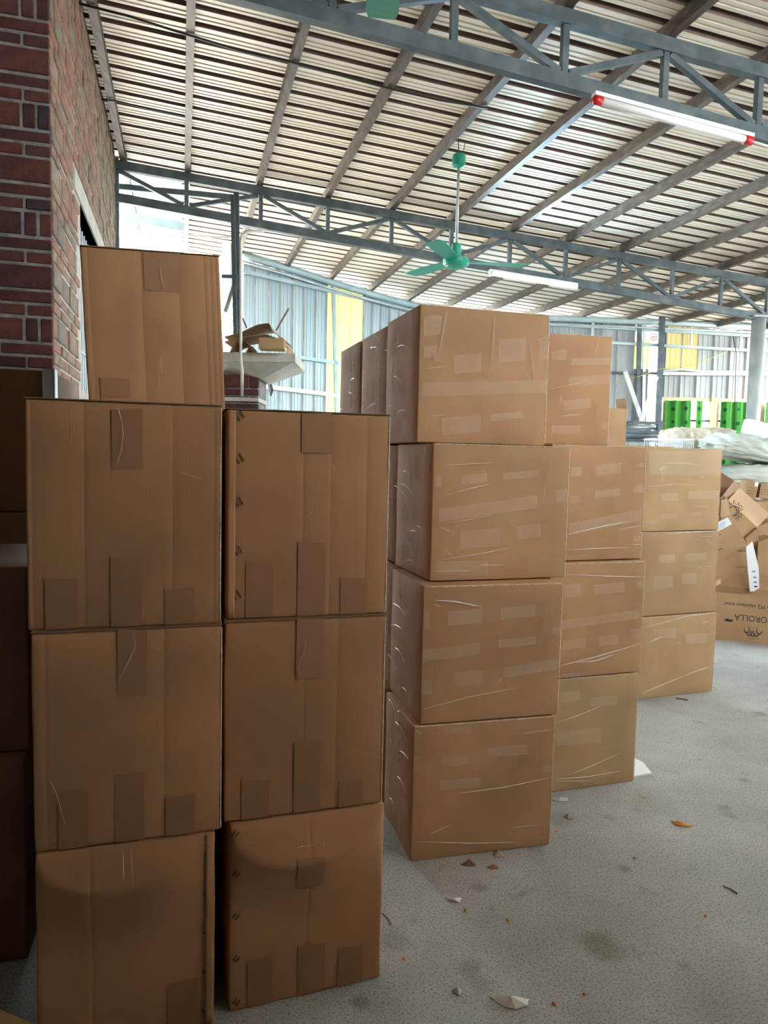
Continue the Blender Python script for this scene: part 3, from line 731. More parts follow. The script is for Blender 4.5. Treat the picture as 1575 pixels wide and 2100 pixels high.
mb.build('perforation', M_LABEL, a21.o)

# ---- middle stack, wrapped
DB = .42
ORD = ('on the floor', 'second from the floor', 'third from the floor', 'top')
LB = [(0.677, 2.722, 0.0, .568, 14.6, .519), (0.689, 2.730, .520, .558, 14.9, .517), (0.723, 2.842, 1.038, .572, 17.2, .518), (0.646, 2.946, 1.557, .551, 17.0, .524)]
bx = []
for i, (x, y, z, w_, yaw, h) in enumerate(LB):
    d = DB if i != 0 else .40
    c = Carton('film-wrapped carton at the front of the middle stack, %s' % ORD[i], x, y, z, w_, yaw, h, d=d, m=K_ORANGE, group=GB); bx.append(c)
    c.side_film(3 if i else 1, i); c.worn_edges()
    dv = Vector((-math.sin(R(yaw)), math.cos(R(yaw)), 0))
    for k in (1, 2):
        p = Vector((x, y, 0)) + dv*(.455*k)
        q = Carton('film-wrapped carton in the %s row back of the middle stack, %s' % (('second', 'third')[k-1], ORD[i]), p.x, p.y, z, w_-.012, yaw, h-.004, d=d, m=K_ORANGE, group=GB)
        if i >= 1:
            q.side_film(3, 10*i+k)
b11, b12, b13, b14 = bx
b14.wrinkles([[(917, 629), (896, 739)], [(885, 710), (889, 736), (893, 743), .003], [(1013, 648), (1003, 774)], [(992, 762), (1008, 787), .003], [(1085, 698), (1093, 783)], [(1076, 768), (1091, 785), .003], [(882, 853), (908, 851), .003], [(890, 740), (915, 745), .002], [(1102, 863), (1102, 899), .003], [(872, 757), (912, 752), .002]], .004)
b13.wrinkles([[(913, 954), (1013, 949)], [(899, 1020), (960, 1002), (1004, 992)], [(908, 1074), (1007, 1057), .002], [(901, 1081), (921, 1089)], [(905, 1147), (980, 1136), (1047, 1122)], [(905, 1122), (929, 1142), .002], [(1037, 1065), (1053, 1090), .002], [(1111, 1031), (1124, 943), .002], [(980, 1158), (1033, 1158), .002], [(887, 1171), (985, 1170), .002], [(1137, 1057), (1143, 1064), .003]], .0035)
b12.wrinkles([[(889, 1230), (930, 1233), (988, 1244), .008], [(868, 1452), (960, 1428), (1072, 1406)], [(1118, 1236), (1110, 1297), .002], [(889, 1239), (903, 1243)], [(1020, 1395), (1027, 1391)]], .0035)
b11.wrinkles([[(927, 1626), (1030, 1612), (1133, 1592)], [(851, 1724), (960, 1727), (1062, 1725)], [(1065, 1503), (1133, 1495), .002], [(1047, 1695), (1107, 1689), .002], [(876, 1710), (927, 1687), .002], [(849, 1494), (864, 1504)]], .003)
LB2 = [(1.207, 3.305, 0.0, 18.0, .525), (1.208, 3.302, .527, 18.8, .522), (1.206, 3.357, 1.050, 19.0, .524), (1.072, 3.504, 1.576, 12.4, .52)]
b2 = []
for i, (x, y, z, yaw, h) in enumerate(LB2):
    c = Carton('film-wrapped carton set back at the right of the middle stack, %s' % ORD[i], x, y, z, .50, yaw, h, d=DB, m=K_ORANGE if i else K_TAN, group=GB); b2.append(c); c.worn_edges()
b21, b22, b23, b24 = b2
b24.wrinkles([[(1128, 798), (1202, 783), .002], [(1145, 854), (1190, 850)], [(1213, 816), (1223, 839), (1221, 869), .003], [(1228, 690), (1217, 732), .002], [(1148, 813), (1146, 833), .002]], .0035)
b23.wrinkles([[(1162, 1095), (1230, 1080), (1286, 1069), .006], [(1162, 1127), (1286, 1122), .005], [(1265, 1086), (1316, 1077), .003], [(1296, 1116), (1315, 1117)]], .004)
b22.wrinkles([[(1160, 1178), (1240, 1181), (1321, 1183), .006], [(1149, 1364), (1220, 1346), (1309, 1320), .006], [(1178, 1358), (1220, 1354), (1260, 1340), .006], [(1199, 1278), (1214, 1279), .002]], .004)
b21.wrinkles([[(1136, 1481), (1180, 1467), (1233, 1445)], [(1161, 1589), (1220, 1565), (1270, 1542), .003], [(1134, 1597), (1200, 1592), (1274, 1579), .006], [(1136, 1600), (1220, 1600), .003]], .004)
# ---- far stack
LC = [(2.200, 4.687, 0.0, 20.5, .529), (2.195, 4.707, .530, 21.3, .538), (2.193, 4.723, 1.069, 22.9, .529)]
cs = []
for i, (x, y, z, yaw, h) in enumerate(LC):
    c = Carton('pale film-wrapped carton in the far right stack, %s' % ('on the floor', 'in the middle', 'on top')[i], x, y, z, .64, yaw, h, d=DB, m=K_TAN, group=GC); cs.append(c); c.worn_edges()
c1, c2, c3 = cs
for i in range(3): Carton('film-wrapped carton hidden behind the far right stack, %s' % ('on the floor', 'in the middle', 'with an open carton on it')[i], 2.14, 5.36, i*.541, .58, 20, .540, d=DB, m=K_TAN, group=GC)
for c, L in ((b14, ((1021, 697, 1076, 745), (1104, 692, 1124, 740), (866, 785, 1122, 812, -.02), (1005, 850, 1071, 864), (868, 650, 905, 690), (905, 858, 985, 893), (930, 730, 985, 768), (868, 712, 895, 735))),
             (b13, ((945, 975, 997, 995), (1030, 970, 1102, 985), (899, 1043, 1100, 1070, -.14), (942, 1089, 1022, 1126, -.09), (1057, 1078, 1107, 1107), (1138, 1004, 1164, 1030), (892, 975, 906, 1000), (895, 1150, 1000, 1180, .0))),
             (b12, ((918, 1254, 987, 1283), (1025, 1246, 1096, 1270), (866, 1333, 982, 1357, -.14), (1020, 1311, 1097, 1328), (1030, 1368, 1145, 1390, -.16), (930, 1378, 990, 1408), (865, 1394, 887, 1424), (1132, 1287, 1152, 1300), (866, 1255, 880, 1290))),
             (b11, ((910, 1488, 965, 1506), (905, 1550, 960, 1572), (1000, 1533, 1080, 1553), (1112, 1568, 1131, 1584), (848, 1552, 866, 1580), (900, 1600, 985, 1620))),
             (b24, ((1170, 735, 1256, 750, -.02), (1130, 720, 1160, 740), (1165, 775, 1252, 795, -.1), (1155, 822, 1210, 842), (1130, 872, 1190, 890, 0), (1232, 868, 1249, 880))),
             (b23, ((1170, 958, 1191, 978), (1220, 954, 1272, 976), (1301, 951, 1321, 959), (1168, 1017, 1190, 1032), (1218, 1006, 1270, 1022), (1298, 995, 1319, 1012), (1166, 1073, 1318, 1097, -.2), (1297, 1099, 1317, 1110), (1165, 1140, 1200, 1150))),
             (b22, ((1155, 1200, 1190, 1226), (1217, 1199, 1279, 1220), (1305, 1192, 1322, 1206), (1151, 1272, 1312, 1290, -.14), (1152, 1313, 1200, 1332), (1227, 1304, 1266, 1324), (1293, 1290, 1314, 1310), (1152, 1382, 1200, 1390))),
             (b21, ((1142, 1420, 1190, 1440), (1210, 1430, 1265, 1450), (1140, 1500, 1230, 1530))),
             (c3, ((1354, 1012, 1389, 1028, -.03), (1410, 1007, 1474, 1024, -.03), (1354, 1054, 1385, 1064, -.03), (1415, 1050, 1437, 1060, -.03), (1330, 925, 1478, 975, 0))),
             (c2, ((1350, 1138, 1382, 1154, -.05), (1403, 1135, 1447, 1150, -.05), (1340, 1182, 1378, 1207, -.08), (1397, 1176, 1427, 1198, -.05))),
             (c1, ((1340, 1290, 1385, 1310, -.05), (1405, 1300, 1450, 1320, -.05)))):
    for h_ in L: c.haze(*h_)
c3.wrinkles([[(1354, 950), (1400, 950), (1436, 954), .005], [(1339, 956), (1350, 964), (1362, 957), (1370, 963), .004], [(1353, 960), (1357, 988), .005], [(1325, 998), (1380, 993), (1430, 995), .004], [(1421, 1037), (1456, 1039), .003], [(1320, 1072), (1349, 1072), .003], [(1430, 979), (1440, 977)]], .005)
c2.wrinkles([[(1360, 1095), (1420, 1091), (1466, 1089), .006], [(1431, 1100), (1461, 1100)], [(1443, 1104), (1460, 1118)], [(1429, 1160), (1441, 1168), .003], [(1443, 1162), (1460, 1160), .003]], .004)
c1.wrinkles([[(1320, 1286), (1360, 1276), (1404, 1264), (1466, 1256), .005], [(1329, 1317), (1356, 1305), .007], [(1437, 1277), (1452, 1274), .007], [(1313, 1422), (1360, 1402), (1401, 1385), .006], [(1401, 1385), (1430, 1374), (1458, 1366), .006], [(1385, 1319), (1396, 1318), .004]], .005)

# ---- dark cartons at the left edge
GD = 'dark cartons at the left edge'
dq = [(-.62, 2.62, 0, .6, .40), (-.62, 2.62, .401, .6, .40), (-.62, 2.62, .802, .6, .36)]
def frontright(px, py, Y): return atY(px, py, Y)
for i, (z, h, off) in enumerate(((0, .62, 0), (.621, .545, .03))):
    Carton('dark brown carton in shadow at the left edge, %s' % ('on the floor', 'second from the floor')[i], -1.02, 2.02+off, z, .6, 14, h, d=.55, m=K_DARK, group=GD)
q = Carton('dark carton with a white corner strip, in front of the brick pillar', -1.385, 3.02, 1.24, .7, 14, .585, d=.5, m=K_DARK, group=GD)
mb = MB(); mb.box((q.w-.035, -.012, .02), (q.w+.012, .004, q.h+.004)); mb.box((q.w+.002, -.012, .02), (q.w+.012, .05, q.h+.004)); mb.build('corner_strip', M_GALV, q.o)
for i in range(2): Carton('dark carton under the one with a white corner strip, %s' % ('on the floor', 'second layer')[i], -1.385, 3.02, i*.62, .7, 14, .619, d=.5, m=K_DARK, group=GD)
pa_, pb_ = atZ(-60, 2040, .12), atZ(76, 2097, .12); dr = (pb_-pa_).normalized(); nv = Vector((-dr.y, dr.x, 0)); fr_ = pb_-nv*.3
Carton('yellowish carton lying on the floor in the bottom left corner', fr_.x, fr_.y, 0, .45, math.degrees(math.atan2(dr.y, dr.x)), .12, d=.3, m=K_MUST)
# ================================================================== LAMPS, FANS, CABLES
def tube_lamp(pa, pb, mt, label, lit):
    v_ = 4.05 if not lit else 7.74
    a = onplane(*pa, bw(0, v_-.05, 0), BV); b = onplane(*pb, bw(0, v_-.05, 0), BV); d = (b-a).normalized()
    o = empty('tube_lamp', a); inv = o.matrix_basis.inverted()
    def part(n, mb, m, sm=False): q = mb.build(n, m, o, sm); q.matrix_parent_inverse = inv
    part('tube', MB().tube([a+d*.03, b-d*.03], .022, 12), mt, True)
    part('housing', MB().bar(a+Z*.03, b+Z*.03, .05, .022), M_TUBE)
    for p, q in ((a, a+d*.055), (b-d*.055, b)): part('end_cap', MB().tube([p, q], .028, 12), M_TUBE if lit else M_RED, True)
    tag(o, label, 'lamp'); return o
M_LIT = emit('lit_tube', (.5, .77, 1), 150)
tube_lamp((1004, 560), (1183, 589), M_LIT, 'lit fluorescent tube lamp under the far truss, right of the fan', True)
tube_lamp((1217, 204), (1541, 290), M_TUBE, 'unlit white tube lamp with red ends under the near truss', False)
def blade_mesh(L, w0, w1):
    mb = MB(); n = 10
    for i in range(n+1):
        t = i/n; x = .09+L*t; hw = (w0+(w1-w0)*min(1, t*1.6))/2
        if t > .9: hw *= .86
        tw = .10*(1-t)+.04
        for s_, dz in ((-1, .003), (1, .003), (1, -.003), (-1, -.003)): mb.v.append(Vector((x, s_*hw, dz+s_*hw*tw)))
    for i in range(n):
        for j in range(4): a = 4*i+j; b = 4*i+(j+1) % 4; mb.f.append((a, b, b+4, a+4))
    mb.f += [(0, 1, 2, 3), tuple(4*n+j for j in (3, 2, 1, 0))]
    me = mb.mesh('blade'); return me
def fan(x, y, ztop, zmot, rot, label, L=.5):
    o = empty('ceiling_fan', (x, y, zmot)); tag(o, label, 'fan', 'green ceiling fans')
    h = ztop-zmot
    mb = MB(); mb.lathe([(0, .0), (.035, .004), (.055, .016), (.058, .09), (.05, .105), (0, .106)], 20, Matrix.Translation((0, 0, h-.11-.09))); smooth_by_angle(mb.build('canopy', M_GREEN, o).data, 35)
    mb = MB(); mb.tube([(0, 0, .12), (0, 0, h-.12)], .012, 10); mb.build('rod', M_GALV, o, True)
    mb = MB(); mb.tube([(0, 0, h-.1), (-.01, 0, h+.02)], .004, 6); mb.tube([(.03, 0, h-.1), (.05, 0, h+.02)], .003, 6); mb.build('hook_wire', M_CABLE, o, True)
    mb = MB(); mb.lathe([(0, -.07), (.05, -.07), (.085, -.06), (.09, -.052), (.1, -.05), (.112, -.03), (.112, .0), (.095, .018), (.045, .022), (.04, .03), (.04, .13), (.03, .138), (0, .138)], 28); smooth_by_angle(mb.build('motor', M_GREEN, o).data, 30)
    bm_ = blade_mesh(L, .10, .15); bm_.materials.append(M_GREEN)
    for k in range(3):
        M = Matrix.Rotation(rot+k*2*math.pi/3, 4, 'Z')
        b = link('blade', bm_, None, o); b.matrix_local = M @ Matrix.Translation((.02, 0, -.012))
        mb = MB(); mb.bar((.08, 0, -.01), (.17, 0, -.008), .03, .005); q = mb.build('blade_arm', M_GREEN, o); q.matrix_local = M
    return o
fan(.566, 6.32, 4.15, 3.185, R(8), 'green ceiling fan hanging on a rod between the two trusses')
tip = onplane(782, 36, (0, 0, 3.55), Z)
fan(tip.x+.03, tip.y-.63, 4.25, 3.565, R(92.5), 'green ceiling fan overhead with one blade tip dipping into view', .53)
def onroof(px, py, dz): 
    n = (Z + BU*.0594); return onplane(px, py, (0, 0, 4.375-dz), n)
def cable(name, pts, r, m, label, cat='cable'):
    return tag(MB().tube(pts, r, 6).build(name, m, None, True), label, cat)
cable('roof_dark_line', [onroof(x, y, .10) for x, y in ((150, 4), (260, 32), (380, 70), (500, 106), (600, 128), (700, 155), (800, 182), (900, 205), (1000, 222))], .008, M_CABLE, 'black line drawn for the roof sheet lap seam at upper left')  # tube drawn for the dark lap seam between roof sheets, not a cable
cable('roof_dark_line', [onroof(x, y, .10) for x, y in ((200, 204), (235, 206), (300, 222), (378, 238))], .006, M_CABLE, 'short black cable from the brick wall top to the second purlin')
cable('lamp_wire', [onplane(1541, 290, bw(0, 4.0, 0), BV), onplane(1575, 300, bw(0, 4.0, 0), BV), onplane(1640, 325, bw(0, 4.0, 0), BV)], .008, M_PVC, 'white wire running off the end of the unlit tube lamp')
cable('wall_rope', [W2.at(1254, 788, .2), W2.at(1310, 772, .15), W2.at(1353, 757, .2), W2.at(1430, 746, .15), W2.at(1492, 720, .1)], .006, mat('yellow_rope', (.45, .36, .10), .8), 'thin yellow rope tied round the grey wall post', 'rope')
cable('hanging_wire', [W2.at(1503, 690, .2), W2.at(1510, 725, .22), W2.at(1508, 790, .22), W2.at(1506, 880, .22)], .006, M_CABLE, 'thin dark wire hanging down the white wall left of the column')

# ================================================================== OPEN CORNER: posts, pier, opening
T2Y = 7.74
# left end post of the far truss and the rails across the opening
MB_ = MB(); a = onplane(237, 330, bw(0, 7.80, 0), BV); b = onplane(241, 520, bw(0, 7.80, 0), BV)
tag(MB().bar(Vector((a.x, a.y, 4.36)), Vector((a.x, a.y, 0)), .06, .06, BV).build('corner_post', M_STEEL), 'dark steel post at the end of the brick wall under the far truss', 'post')
pv = 9.2
def rail(p, q, h, m, label, pv): tag(MB().bar(onplane(*p, bw(0, pv, 0), BV), onplane(*q, bw(0, pv, 0), BV), .05, h).build('rail', m), label, 'rail', 'rails behind the far truss')
rail((238, 383), (482, 406), .055, M_STEEL, 'thin dark rail right below the far truss top chord at the bright opening', 7.95)
rail((238, 442), (378, 466), .10, M_BEAM, 'pale grey rail across the bright opening under the far truss', 8.8)
rail((238, 496), (378, 520), .12, M_BEAM, 'lowest pale rail of the bright opening, just above the tilted top carton', 9.5)
sp = onplane(300, 360, bw(0, 9.0, 0), BV)
cable('opening_wire', [onplane(240, 489, bw(0, 8.6, 0), BV), onplane(300, 486, bw(0, 8.6, 0), BV), onplane(378, 482, bw(0, 8.6, 0), BV), onplane(470, 487, bw(0, 8.6, 0), BV)], .01, M_PVC, 'white wire slung across the bright opening')
# posts by the pier
PY = 6.85; ZSLAB = atY(530, 722, 6.3).z+.001
def post(px0, py0, px1, py1, Y, w_, m, label, zb=None):
    a, b = atY(px0, py0, Y), atY(px1, py1, Y)
    if zb is not None: b.z = zb
    tag(MB().bar(a, b, w_, w_, Vector((0, 1, 0))).build('post', m), label, 'post')
post(477, 400, 484, 722, PY, .035, M_STEEL, 'thin dark post on the left of the pair standing on the concrete slab', ZSLAB)
post(485, 395, 488, 722, PY+.06, .045, M_STEEL, 'thicker dark post on the right of the pair standing on the concrete slab', ZSLAB)
post(466, 500, 470, 700, 9.9, .11, M_GALV, 'weathered pale post behind the pair of dark posts', 0)
post(455, 567, 487, 568, PY, .03, M_STEEL, 'short dark bar joining the paired posts to the left')
post(462, 640, 480, 585, PY+.1, .03, M_PLANK, 'pale slanting brace left of the paired dark posts')
cable('conduit', [atY(540, 474, 6.2), atY(506, 474, 6.2), atY(496, 482, 6.2), atY(494, 500, 6.2), atY(494, 700, 6.2), atY(494, 740, 6.2), atY(497, 765, 6.3), atY(496, 811, 6.52)], .013, M_PVC, 'white bent conduit running down past the concrete slab', 'conduit')
# brick pier with concrete slab
c0 = atY(498, 800, 6.7)
pier = empty('brick_pier', (c0.x, 6.7, 0)); tag(pier, 'brick pier with a wide concrete slab on top behind the front cartons', 'pier')
zs0 = atY(530, 757, 6.6).z
MB().box((-.155, -.115, 0), (.155, .36, zs0)).build('core', M_MORTAR2, pier)
rg2 = random.Random(5)
for z, h, i in courses(0.01, zs0-.06):
    s = -.165; first = True
    while s < .16:
        wd = .115 if (first and i % 2) else .24
        if i % 3 == 0: h_ = h
        wd = min(wd, .165-s)
        if wd > .03:
            b = link('brick', bmesh_for(wd, h, .05, M_BRICK), None, pier); b.matrix_local = Matrix.Translation((s+wd/2, -.105+rg2.uniform(-.004, .004), z+h/2))
        s += wd+.011; first = False
MB().box((-.19, -.15, atY(500, 823, 6.55).z), (.17, .3, atY(500, 815, 6.55).z)).build('ledge', M_CONC, pier)
za, zb = atY(530, 740, 6.3).z, atY(530, 722, 6.3).z
sx0, sx1 = -.26, atY(604, 740, 6.3).x-c0.x
mb = MB(); k = 0
# slab with a splayed underside
pts = [(sx0, -.36, za), (sx1, -.36, za), (sx1, .45, za), (sx0, .45, za)]
mb.box((sx0, -.36, za), (sx1, .45, zb)); 
mb.v += [Vector(p) for p in ((-.18, -.30, za), (sx1-.02, -.34, za), (sx1-.02, .43, za), (-.18, .40, za), (-.17, -.12, zs0-.02), (.20, -.12, zs0-.09), (.20, .36, zs0-.09), (-.17, .36, zs0-.02))]
mb.f += [tuple(8+i for i in q) for q in ((3,2,1,0),(4,5,6,7),(0,1,5,4),(1,2,6,5),(2,3,7,6),(3,0,4,7))]
mb.build('slab', M_CONC, pier)
# cardboard on the slab
def bent_sheet(name, pts, wd, m, label, cat, curl=.02, ydir=Vector((0, 1, 0))):
    mb = MB(); n = len(pts)-1
    def fn(s, q):
        f = s*n; i = min(int(f), n-1); t = f-i; p = pts[i].lerp(pts[i+1], t); return p + ydir*(wd*q) + Z*(curl*math.sin(q*3.1)*math.sin(s*9))
    mb.grid(fn, 24, 6); o = mb.build(name, m, None, True); o.modifiers.new('t', 'SOLIDIFY').thickness = .006; sb_ = o.modifiers.new('s', 'SUBSURF'); sb_.levels = sb_.render_levels = 1
    return tag(o, label, cat)
zt_ = zb+.012
def sp_(px, py, Y=6.28): return atY(px, py, Y)
bent_sheet('cardboard_sheet', [sp_(458, 690), sp_(490, 682), sp_(528, 664), sp_(552, 661), sp_(560, 680), sp_(588, 700)], .5, K_HEAP, 'folded brown cardboard sheet draped over the pile on the concrete slab', 'cardboard')
bent_sheet('cardboard_sheet', [sp_(458, 700), sp_(500, 690), sp_(545, 684), sp_(570, 693), sp_(592, 712), sp_(586, 724)], .45, K_HEAP, 'lower curled cardboard sheet on the concrete slab', 'cardboard')
bent_sheet('cardboard_sheet', [sp_(470, 722), sp_(480, 702), sp_(500, 695), sp_(512, 708), sp_(505, 723)], .4, K_BROWN, 'rolled scrap of cardboard beside the posts on the slab', 'cardboard')
for p0, p1, lb in (((592, 633), (566, 678), 'thin reddish stick poking up to the right from the cardboard pile'), ((497, 652), (506, 672), 'thin dark stick poking up beside the conduit on the slab')):
    tag(MB().tube([sp_(*p0, 6.5), sp_(*p1, 6.5)], .008, 6).build('stick', mat('stick', (.2, .1, .08), .8)), lb, 'stick')
q0 = sp_(531, 724, 6.12); q1 = sp_(583, 724, 6.12)
Carton('small dusty cardboard box on the corner of the concrete slab', q1.x, 6.12, zb+.002, q1.x-q0.x, 4, .095, d=.15, m=K_TAN)
tag(MB().tube([W1.at(553, 788, .3), W1.at(556, 800, .3), W1.at(555, 812, .3)], [.03, .035, .012], 7).build('black_bag', M_CABLE), 'small black bag tied to the rope below the concrete slab', 'bag')
# greenery outside the opening
def leafy(name, loc, rad, n, seed, label, hgt):
    rg = random.Random(seed); o = empty(name, loc); tag(o, label, 'tree')
    MB().tube([(0, 0, -loc[2]), (.05, 0, -.3), (0, .1, .4)], [.07, .05, .02], 8).build('trunk', M_PURL, o, True)
    mb = MB()
    for _ in range(n):
        while True:
            p = Vector((rg.uniform(-1, 1), rg.uniform(-1, 1), rg.uniform(-1, 1)))
            if p.length < 1: break
        p = Vector((p.x*rad, p.y*rad, p.z*hgt)); a = Vector((rg.uniform(-1, 1), rg.uniform(-1, 1), rg.uniform(-.5, .5))).normalized(); b = a.cross(Vector((rg.uniform(-1, 1), rg.uniform(-1, 1), 1))).normalized(); L = rg.uniform(.08, .15); k = len(mb.v)
        mb.v += [p, p+a*L*.5+b*L*.25, p+a*L, p+a*L*.5-b*L*.25]; mb.f.append((k, k+1, k+2, k+3))
    lf = mb.build('foliage', translucent('leaf_green', (.16, .42, .08), .4), o); lf['kind'] = 'stuff'
g = atY(440, 670, 14.5); leafy('shrub', (g.x, 14.5, g.z), 1.1, 2600, 1, 'bright green tree seen outside through the gap left of the metal wall', 1.0)
g = atY(1445, 850, 16); leafy('shrub', (g.x, 16, g.z-.3), 1.6, 2400, 2, 'green tree outside behind the curtained windows', 1.3)
# ================================================================== THINGS AT THE BACK RIGHT
# machine and small things seen past the right of the middle stack
def open_carton(label, M, w, d, h, m=K_HEAP, flaps=(0, 0, 0, 0), group=None, fl=None, t=.005):
    o = empty('open_carton', mtx=M); tag(o, label, 'carton', group)
    mb = MB(); mb.box((0, 0, 0), (w, t, h)); mb.box((0, d-t, 0), (w, d, h)); mb.box((0, t, 0), (t, d-t, h)); mb.box((w-t, t, 0), (w, d-t, h)); mb.box((t, t, 0), (w-t, d-t, t)); mb.build('body', m, o)
    fl = fl or d*.45
    for k, a in enumerate(flaps):                              # front, right, back, left: opening angle in degrees
        if a is None: continue
        base = [Vector((0, 0, h)), Vector((w, 0, h)), Vector((w, d, h)), Vector((0, d, h))][k]; L = (w, d, w, d)[k]
        rot = Matrix.Rotation(R(90*k), 4, 'Z')
        mb = MB(); mb.box((.004, -t, 0), (L-.004, 0, fl)); q = mb.build('flap', m, o)
        q.matrix_local = Matrix.Translation(base) @ rot @ Matrix.Rotation(R(a), 4, 'X')
    return o
def frame_from(p00, p10, p01, flip=False):                     # frame with x along the face, z up the face, y into the thing
    x = (p10-p00).normalized(); z = (p01-p00); z = (z - x*z.dot(x)).normalized(); y = z.cross(x)
    M = Matrix((x, y, z)).transposed().to_4x4(); M.translation = p00; return M
# open carton on top of the hidden cartons behind the middle stack
pz = 1.6235
a = atY(1234, 903, 5.36); M = Matrix.Translation((a.x, 5.36, pz)) @ Matrix.Rotation(R(15), 4, 'Z')
open_carton('small open carton with a raised flap beside the top wrapped carton', M, .2, .14, .27, K_HEAP, (None, -12, None, None), fl=.08)
# white plastic crate
def crate(px0, px1, py0, py1, Y, label):
    a, b = atY(px0, py1, Y), atY(px1, py1, Y); h = atY(px0, py0, Y).z-a.z; w_ = b.x-a.x; d = .3; o = empty('plastic_crate', a); tag(o, label, 'crate')
    m = mat('white_plastic', (.75, .76, .78), .4); t = .006
    MB().box((0, 0, 0), (w_, d, .008)).build('bottom', m, o)
    mb = MB(); mb.box((-.005, -.005, h-.015), (w_+.005, 0, h)); mb.box((-.005, d, h-.015), (w_+.005, d+.005, h)); mb.box((-.005, 0, h-.015), (0, d, h)); mb.box((w_, 0, h-.015), (w_+.005, d, h)); mb.build('rim', m, o)
    n = int(w_/.018)
    for k in range(n+1):
        x = w_*k/n
        for y in (0, d-t): MB().box((x-.003, y, .008), (x+.003, y+t, h-.015)).build('slat', m, o)
    mb = MB(); 
    for y in (0, d-t): mb.box((0, y, h*.5), (w_, y+t, h*.5+.006))
    mb.build('rail', m, o)
    return o, a
cr, ca = crate(1342, 1422, 898, 920, 7.6, 'white slatted plastic crate behind the far right stack')
# bench under the crate, sacks and machine
M_MACH = noisy('machine_paint', (.05, .07, .08), (.10, .12, .13), 5, .5, .3)
bz = ca.z-.002
tb = empty('work_bench', (ca.x-.5, 7.5, 0)); tag(tb, 'long grey work bench at the back carrying the crate and bundles', 'bench')
MB().box((-.35, 0, bz-.04), (.98, 1.5, bz)).build('top', M_GALV, tb)
for x in (-.3, .88):
    for y in (.05, 1.4): MB().box((x, y, 0), (x+.06, y+.06, bz-.04)).build('leg', M_STEEL, tb)
# dark machine with rods and rollers against the wall
mc = atY(1315, 905, 9.6); mo = empty('machine', (mc.x, 9.6, 0)); tag(mo, 'dark machine frame with rollers standing below the leaning planks', 'machine')
zt1 = atY(1315, 862, 9.6).z; zt2 = atY(1315, 885, 9.6).z
for x in (-.24, .24):
    for y in (0, .4): MB().box((x-.03, y, 0), (x+.03, y+.06, zt1)).build('upright', M_MACH, mo)
for z in (zt1-.03, zt2, zt2-.12): MB().bar((-.3, .03, z), (.3, .03, z), .05, .035).build('cross_bar', M_MACH, mo)
MB().tube([(-.26, .1, zt2+.06), (.26, .1, zt2+.06)], .035, 12).build('roller', M_GALV, mo, True)
MB().tube([(-.22, -.02, zt2-.06), (.2, -.02, zt2-.06)], .04, 12).build('roller', M_MACH, mo, True)
MB().tube([(-.3, .0, zt2+.02), (-.1, -.05, zt1+.0)], .015, 8).build('lever', M_MACH, mo, True)
# bundles / sacks
def pillow(name, loc, sx, sy, sz, yaw, m, label, seed, cat='sack', wr=.035, tilt=0, sq=.55, group=None):
    bm = bmesh.new(); bmesh.ops.create_cube(bm, size=2); bmesh.ops.subdivide_edges(bm, edges=list(bm.edges), cuts=22, use_grid_fill=True)
    off = Vector((seed*7.3, seed*3.1, seed))
    for v in bm.verts:
        p = v.co.copy(); r_ = (abs(p.x)**(2/sq)+abs(p.y)**(2/sq)+abs(p.z)**(2/sq))**(sq/2)
        p = p/r_
        f = wr*(1-abs(2*abs(noise.noise(p*2.2+off))-.35)) + wr*.7*noise.noise(Vector((p.x*6, p.y*3, p.z*9))+off) + wr*.5*noise.noise(p*10+off)
        q = Vector((p.x*sx, p.y*sy, p.z*sz)); q += p.normalized()*f
        if q.z < -sz*.92: q.z = -sz*.92
        v.co = q
    me = bpy.data.meshes.new(name); bm.to_mesh(me); bm.free(); me.shade_smooth()
    o = link(name, me, m); o.location = (loc[0], loc[1], loc[2]+sz*.92); o.rotation_euler = (0, R(tilt), R(yaw)); tag(o, label, cat, group); return o
M_BALE = noisy('beige_wrap', (.46, .40, .30), (.62, .56, .44), 5, .55, bump=.3, bscale=14)
M_SACK = noisy('grey_sack', (.46, .51, .45), (.60, .63, .56), 3, .5, bump=.25, bscale=10)
M_TEXT = noisy('patterned_textile', (.16, .14, .12), (.62, .56, .47), 34, .9, bump=.4, bscale=40, lo=.45, hi=.55)
p = atY(1402, 905, 8.3); pillow('wrapped_bundle', (p.x, 8.3, bz), .22, .2, .12, 3, M_BALE, 'crumpled beige wrapped bundle behind the white crate', 1, 'bundle', .03, sq=.4)
p = atY(1464, 903, 8.6); pillow('wrapped_bundle', (p.x+.02, 8.72, bz), .23, .2, .135, -4, M_BALE, 'crumpled beige wrapped bundle next to the big grey sack', 2, 'bundle', .03, sq=.45)
# support stack and sacks at the right edge
GS = 'closed cartons supporting the sacks'
for i, (px, Y, lb) in enumerate(((1525, 7.35, 'left'), (1664, 7.35, 'right'))):
    for k in range(2):
        q_ = atY(px+60, 1100, Y); Carton('closed carton under the grey sacks behind the carton heap, %s %s' % (lb, ('bottom', 'top')[k]), q_.x, Y, k*.57, .62, 0, .569, d=.7, m=K_HEAP, group=GS)
p = atY(1560, 985, 7.5); pillow('textile_bale', (p.x, 7.62, 1.14), .46, .3, .075, -3, M_TEXT, 'speckled textile bale lying flat under the grey sacks', 5, 'bale', .012, sq=.35)
zb2 = 1.14+.155
p = atY(1575, 950, 7.6); pillow('grey_sack', (p.x+.06, 7.62, zb2), .56, .32, .10, -2, M_SACK, 'flat grey-green sack lying on the textile bale', 6, 'sack', .03, sq=.6, group='grey sacks')
p = atY(1545, 915, 7.6); pillow('grey_sack', (p.x+.05, 7.66, zb2+.235), .52, .34, .12, 3, M_SACK, 'bulging grey-green sack on top of the sack pile', 8, 'sack', .045, tilt=8, sq=.75, group='grey sacks')
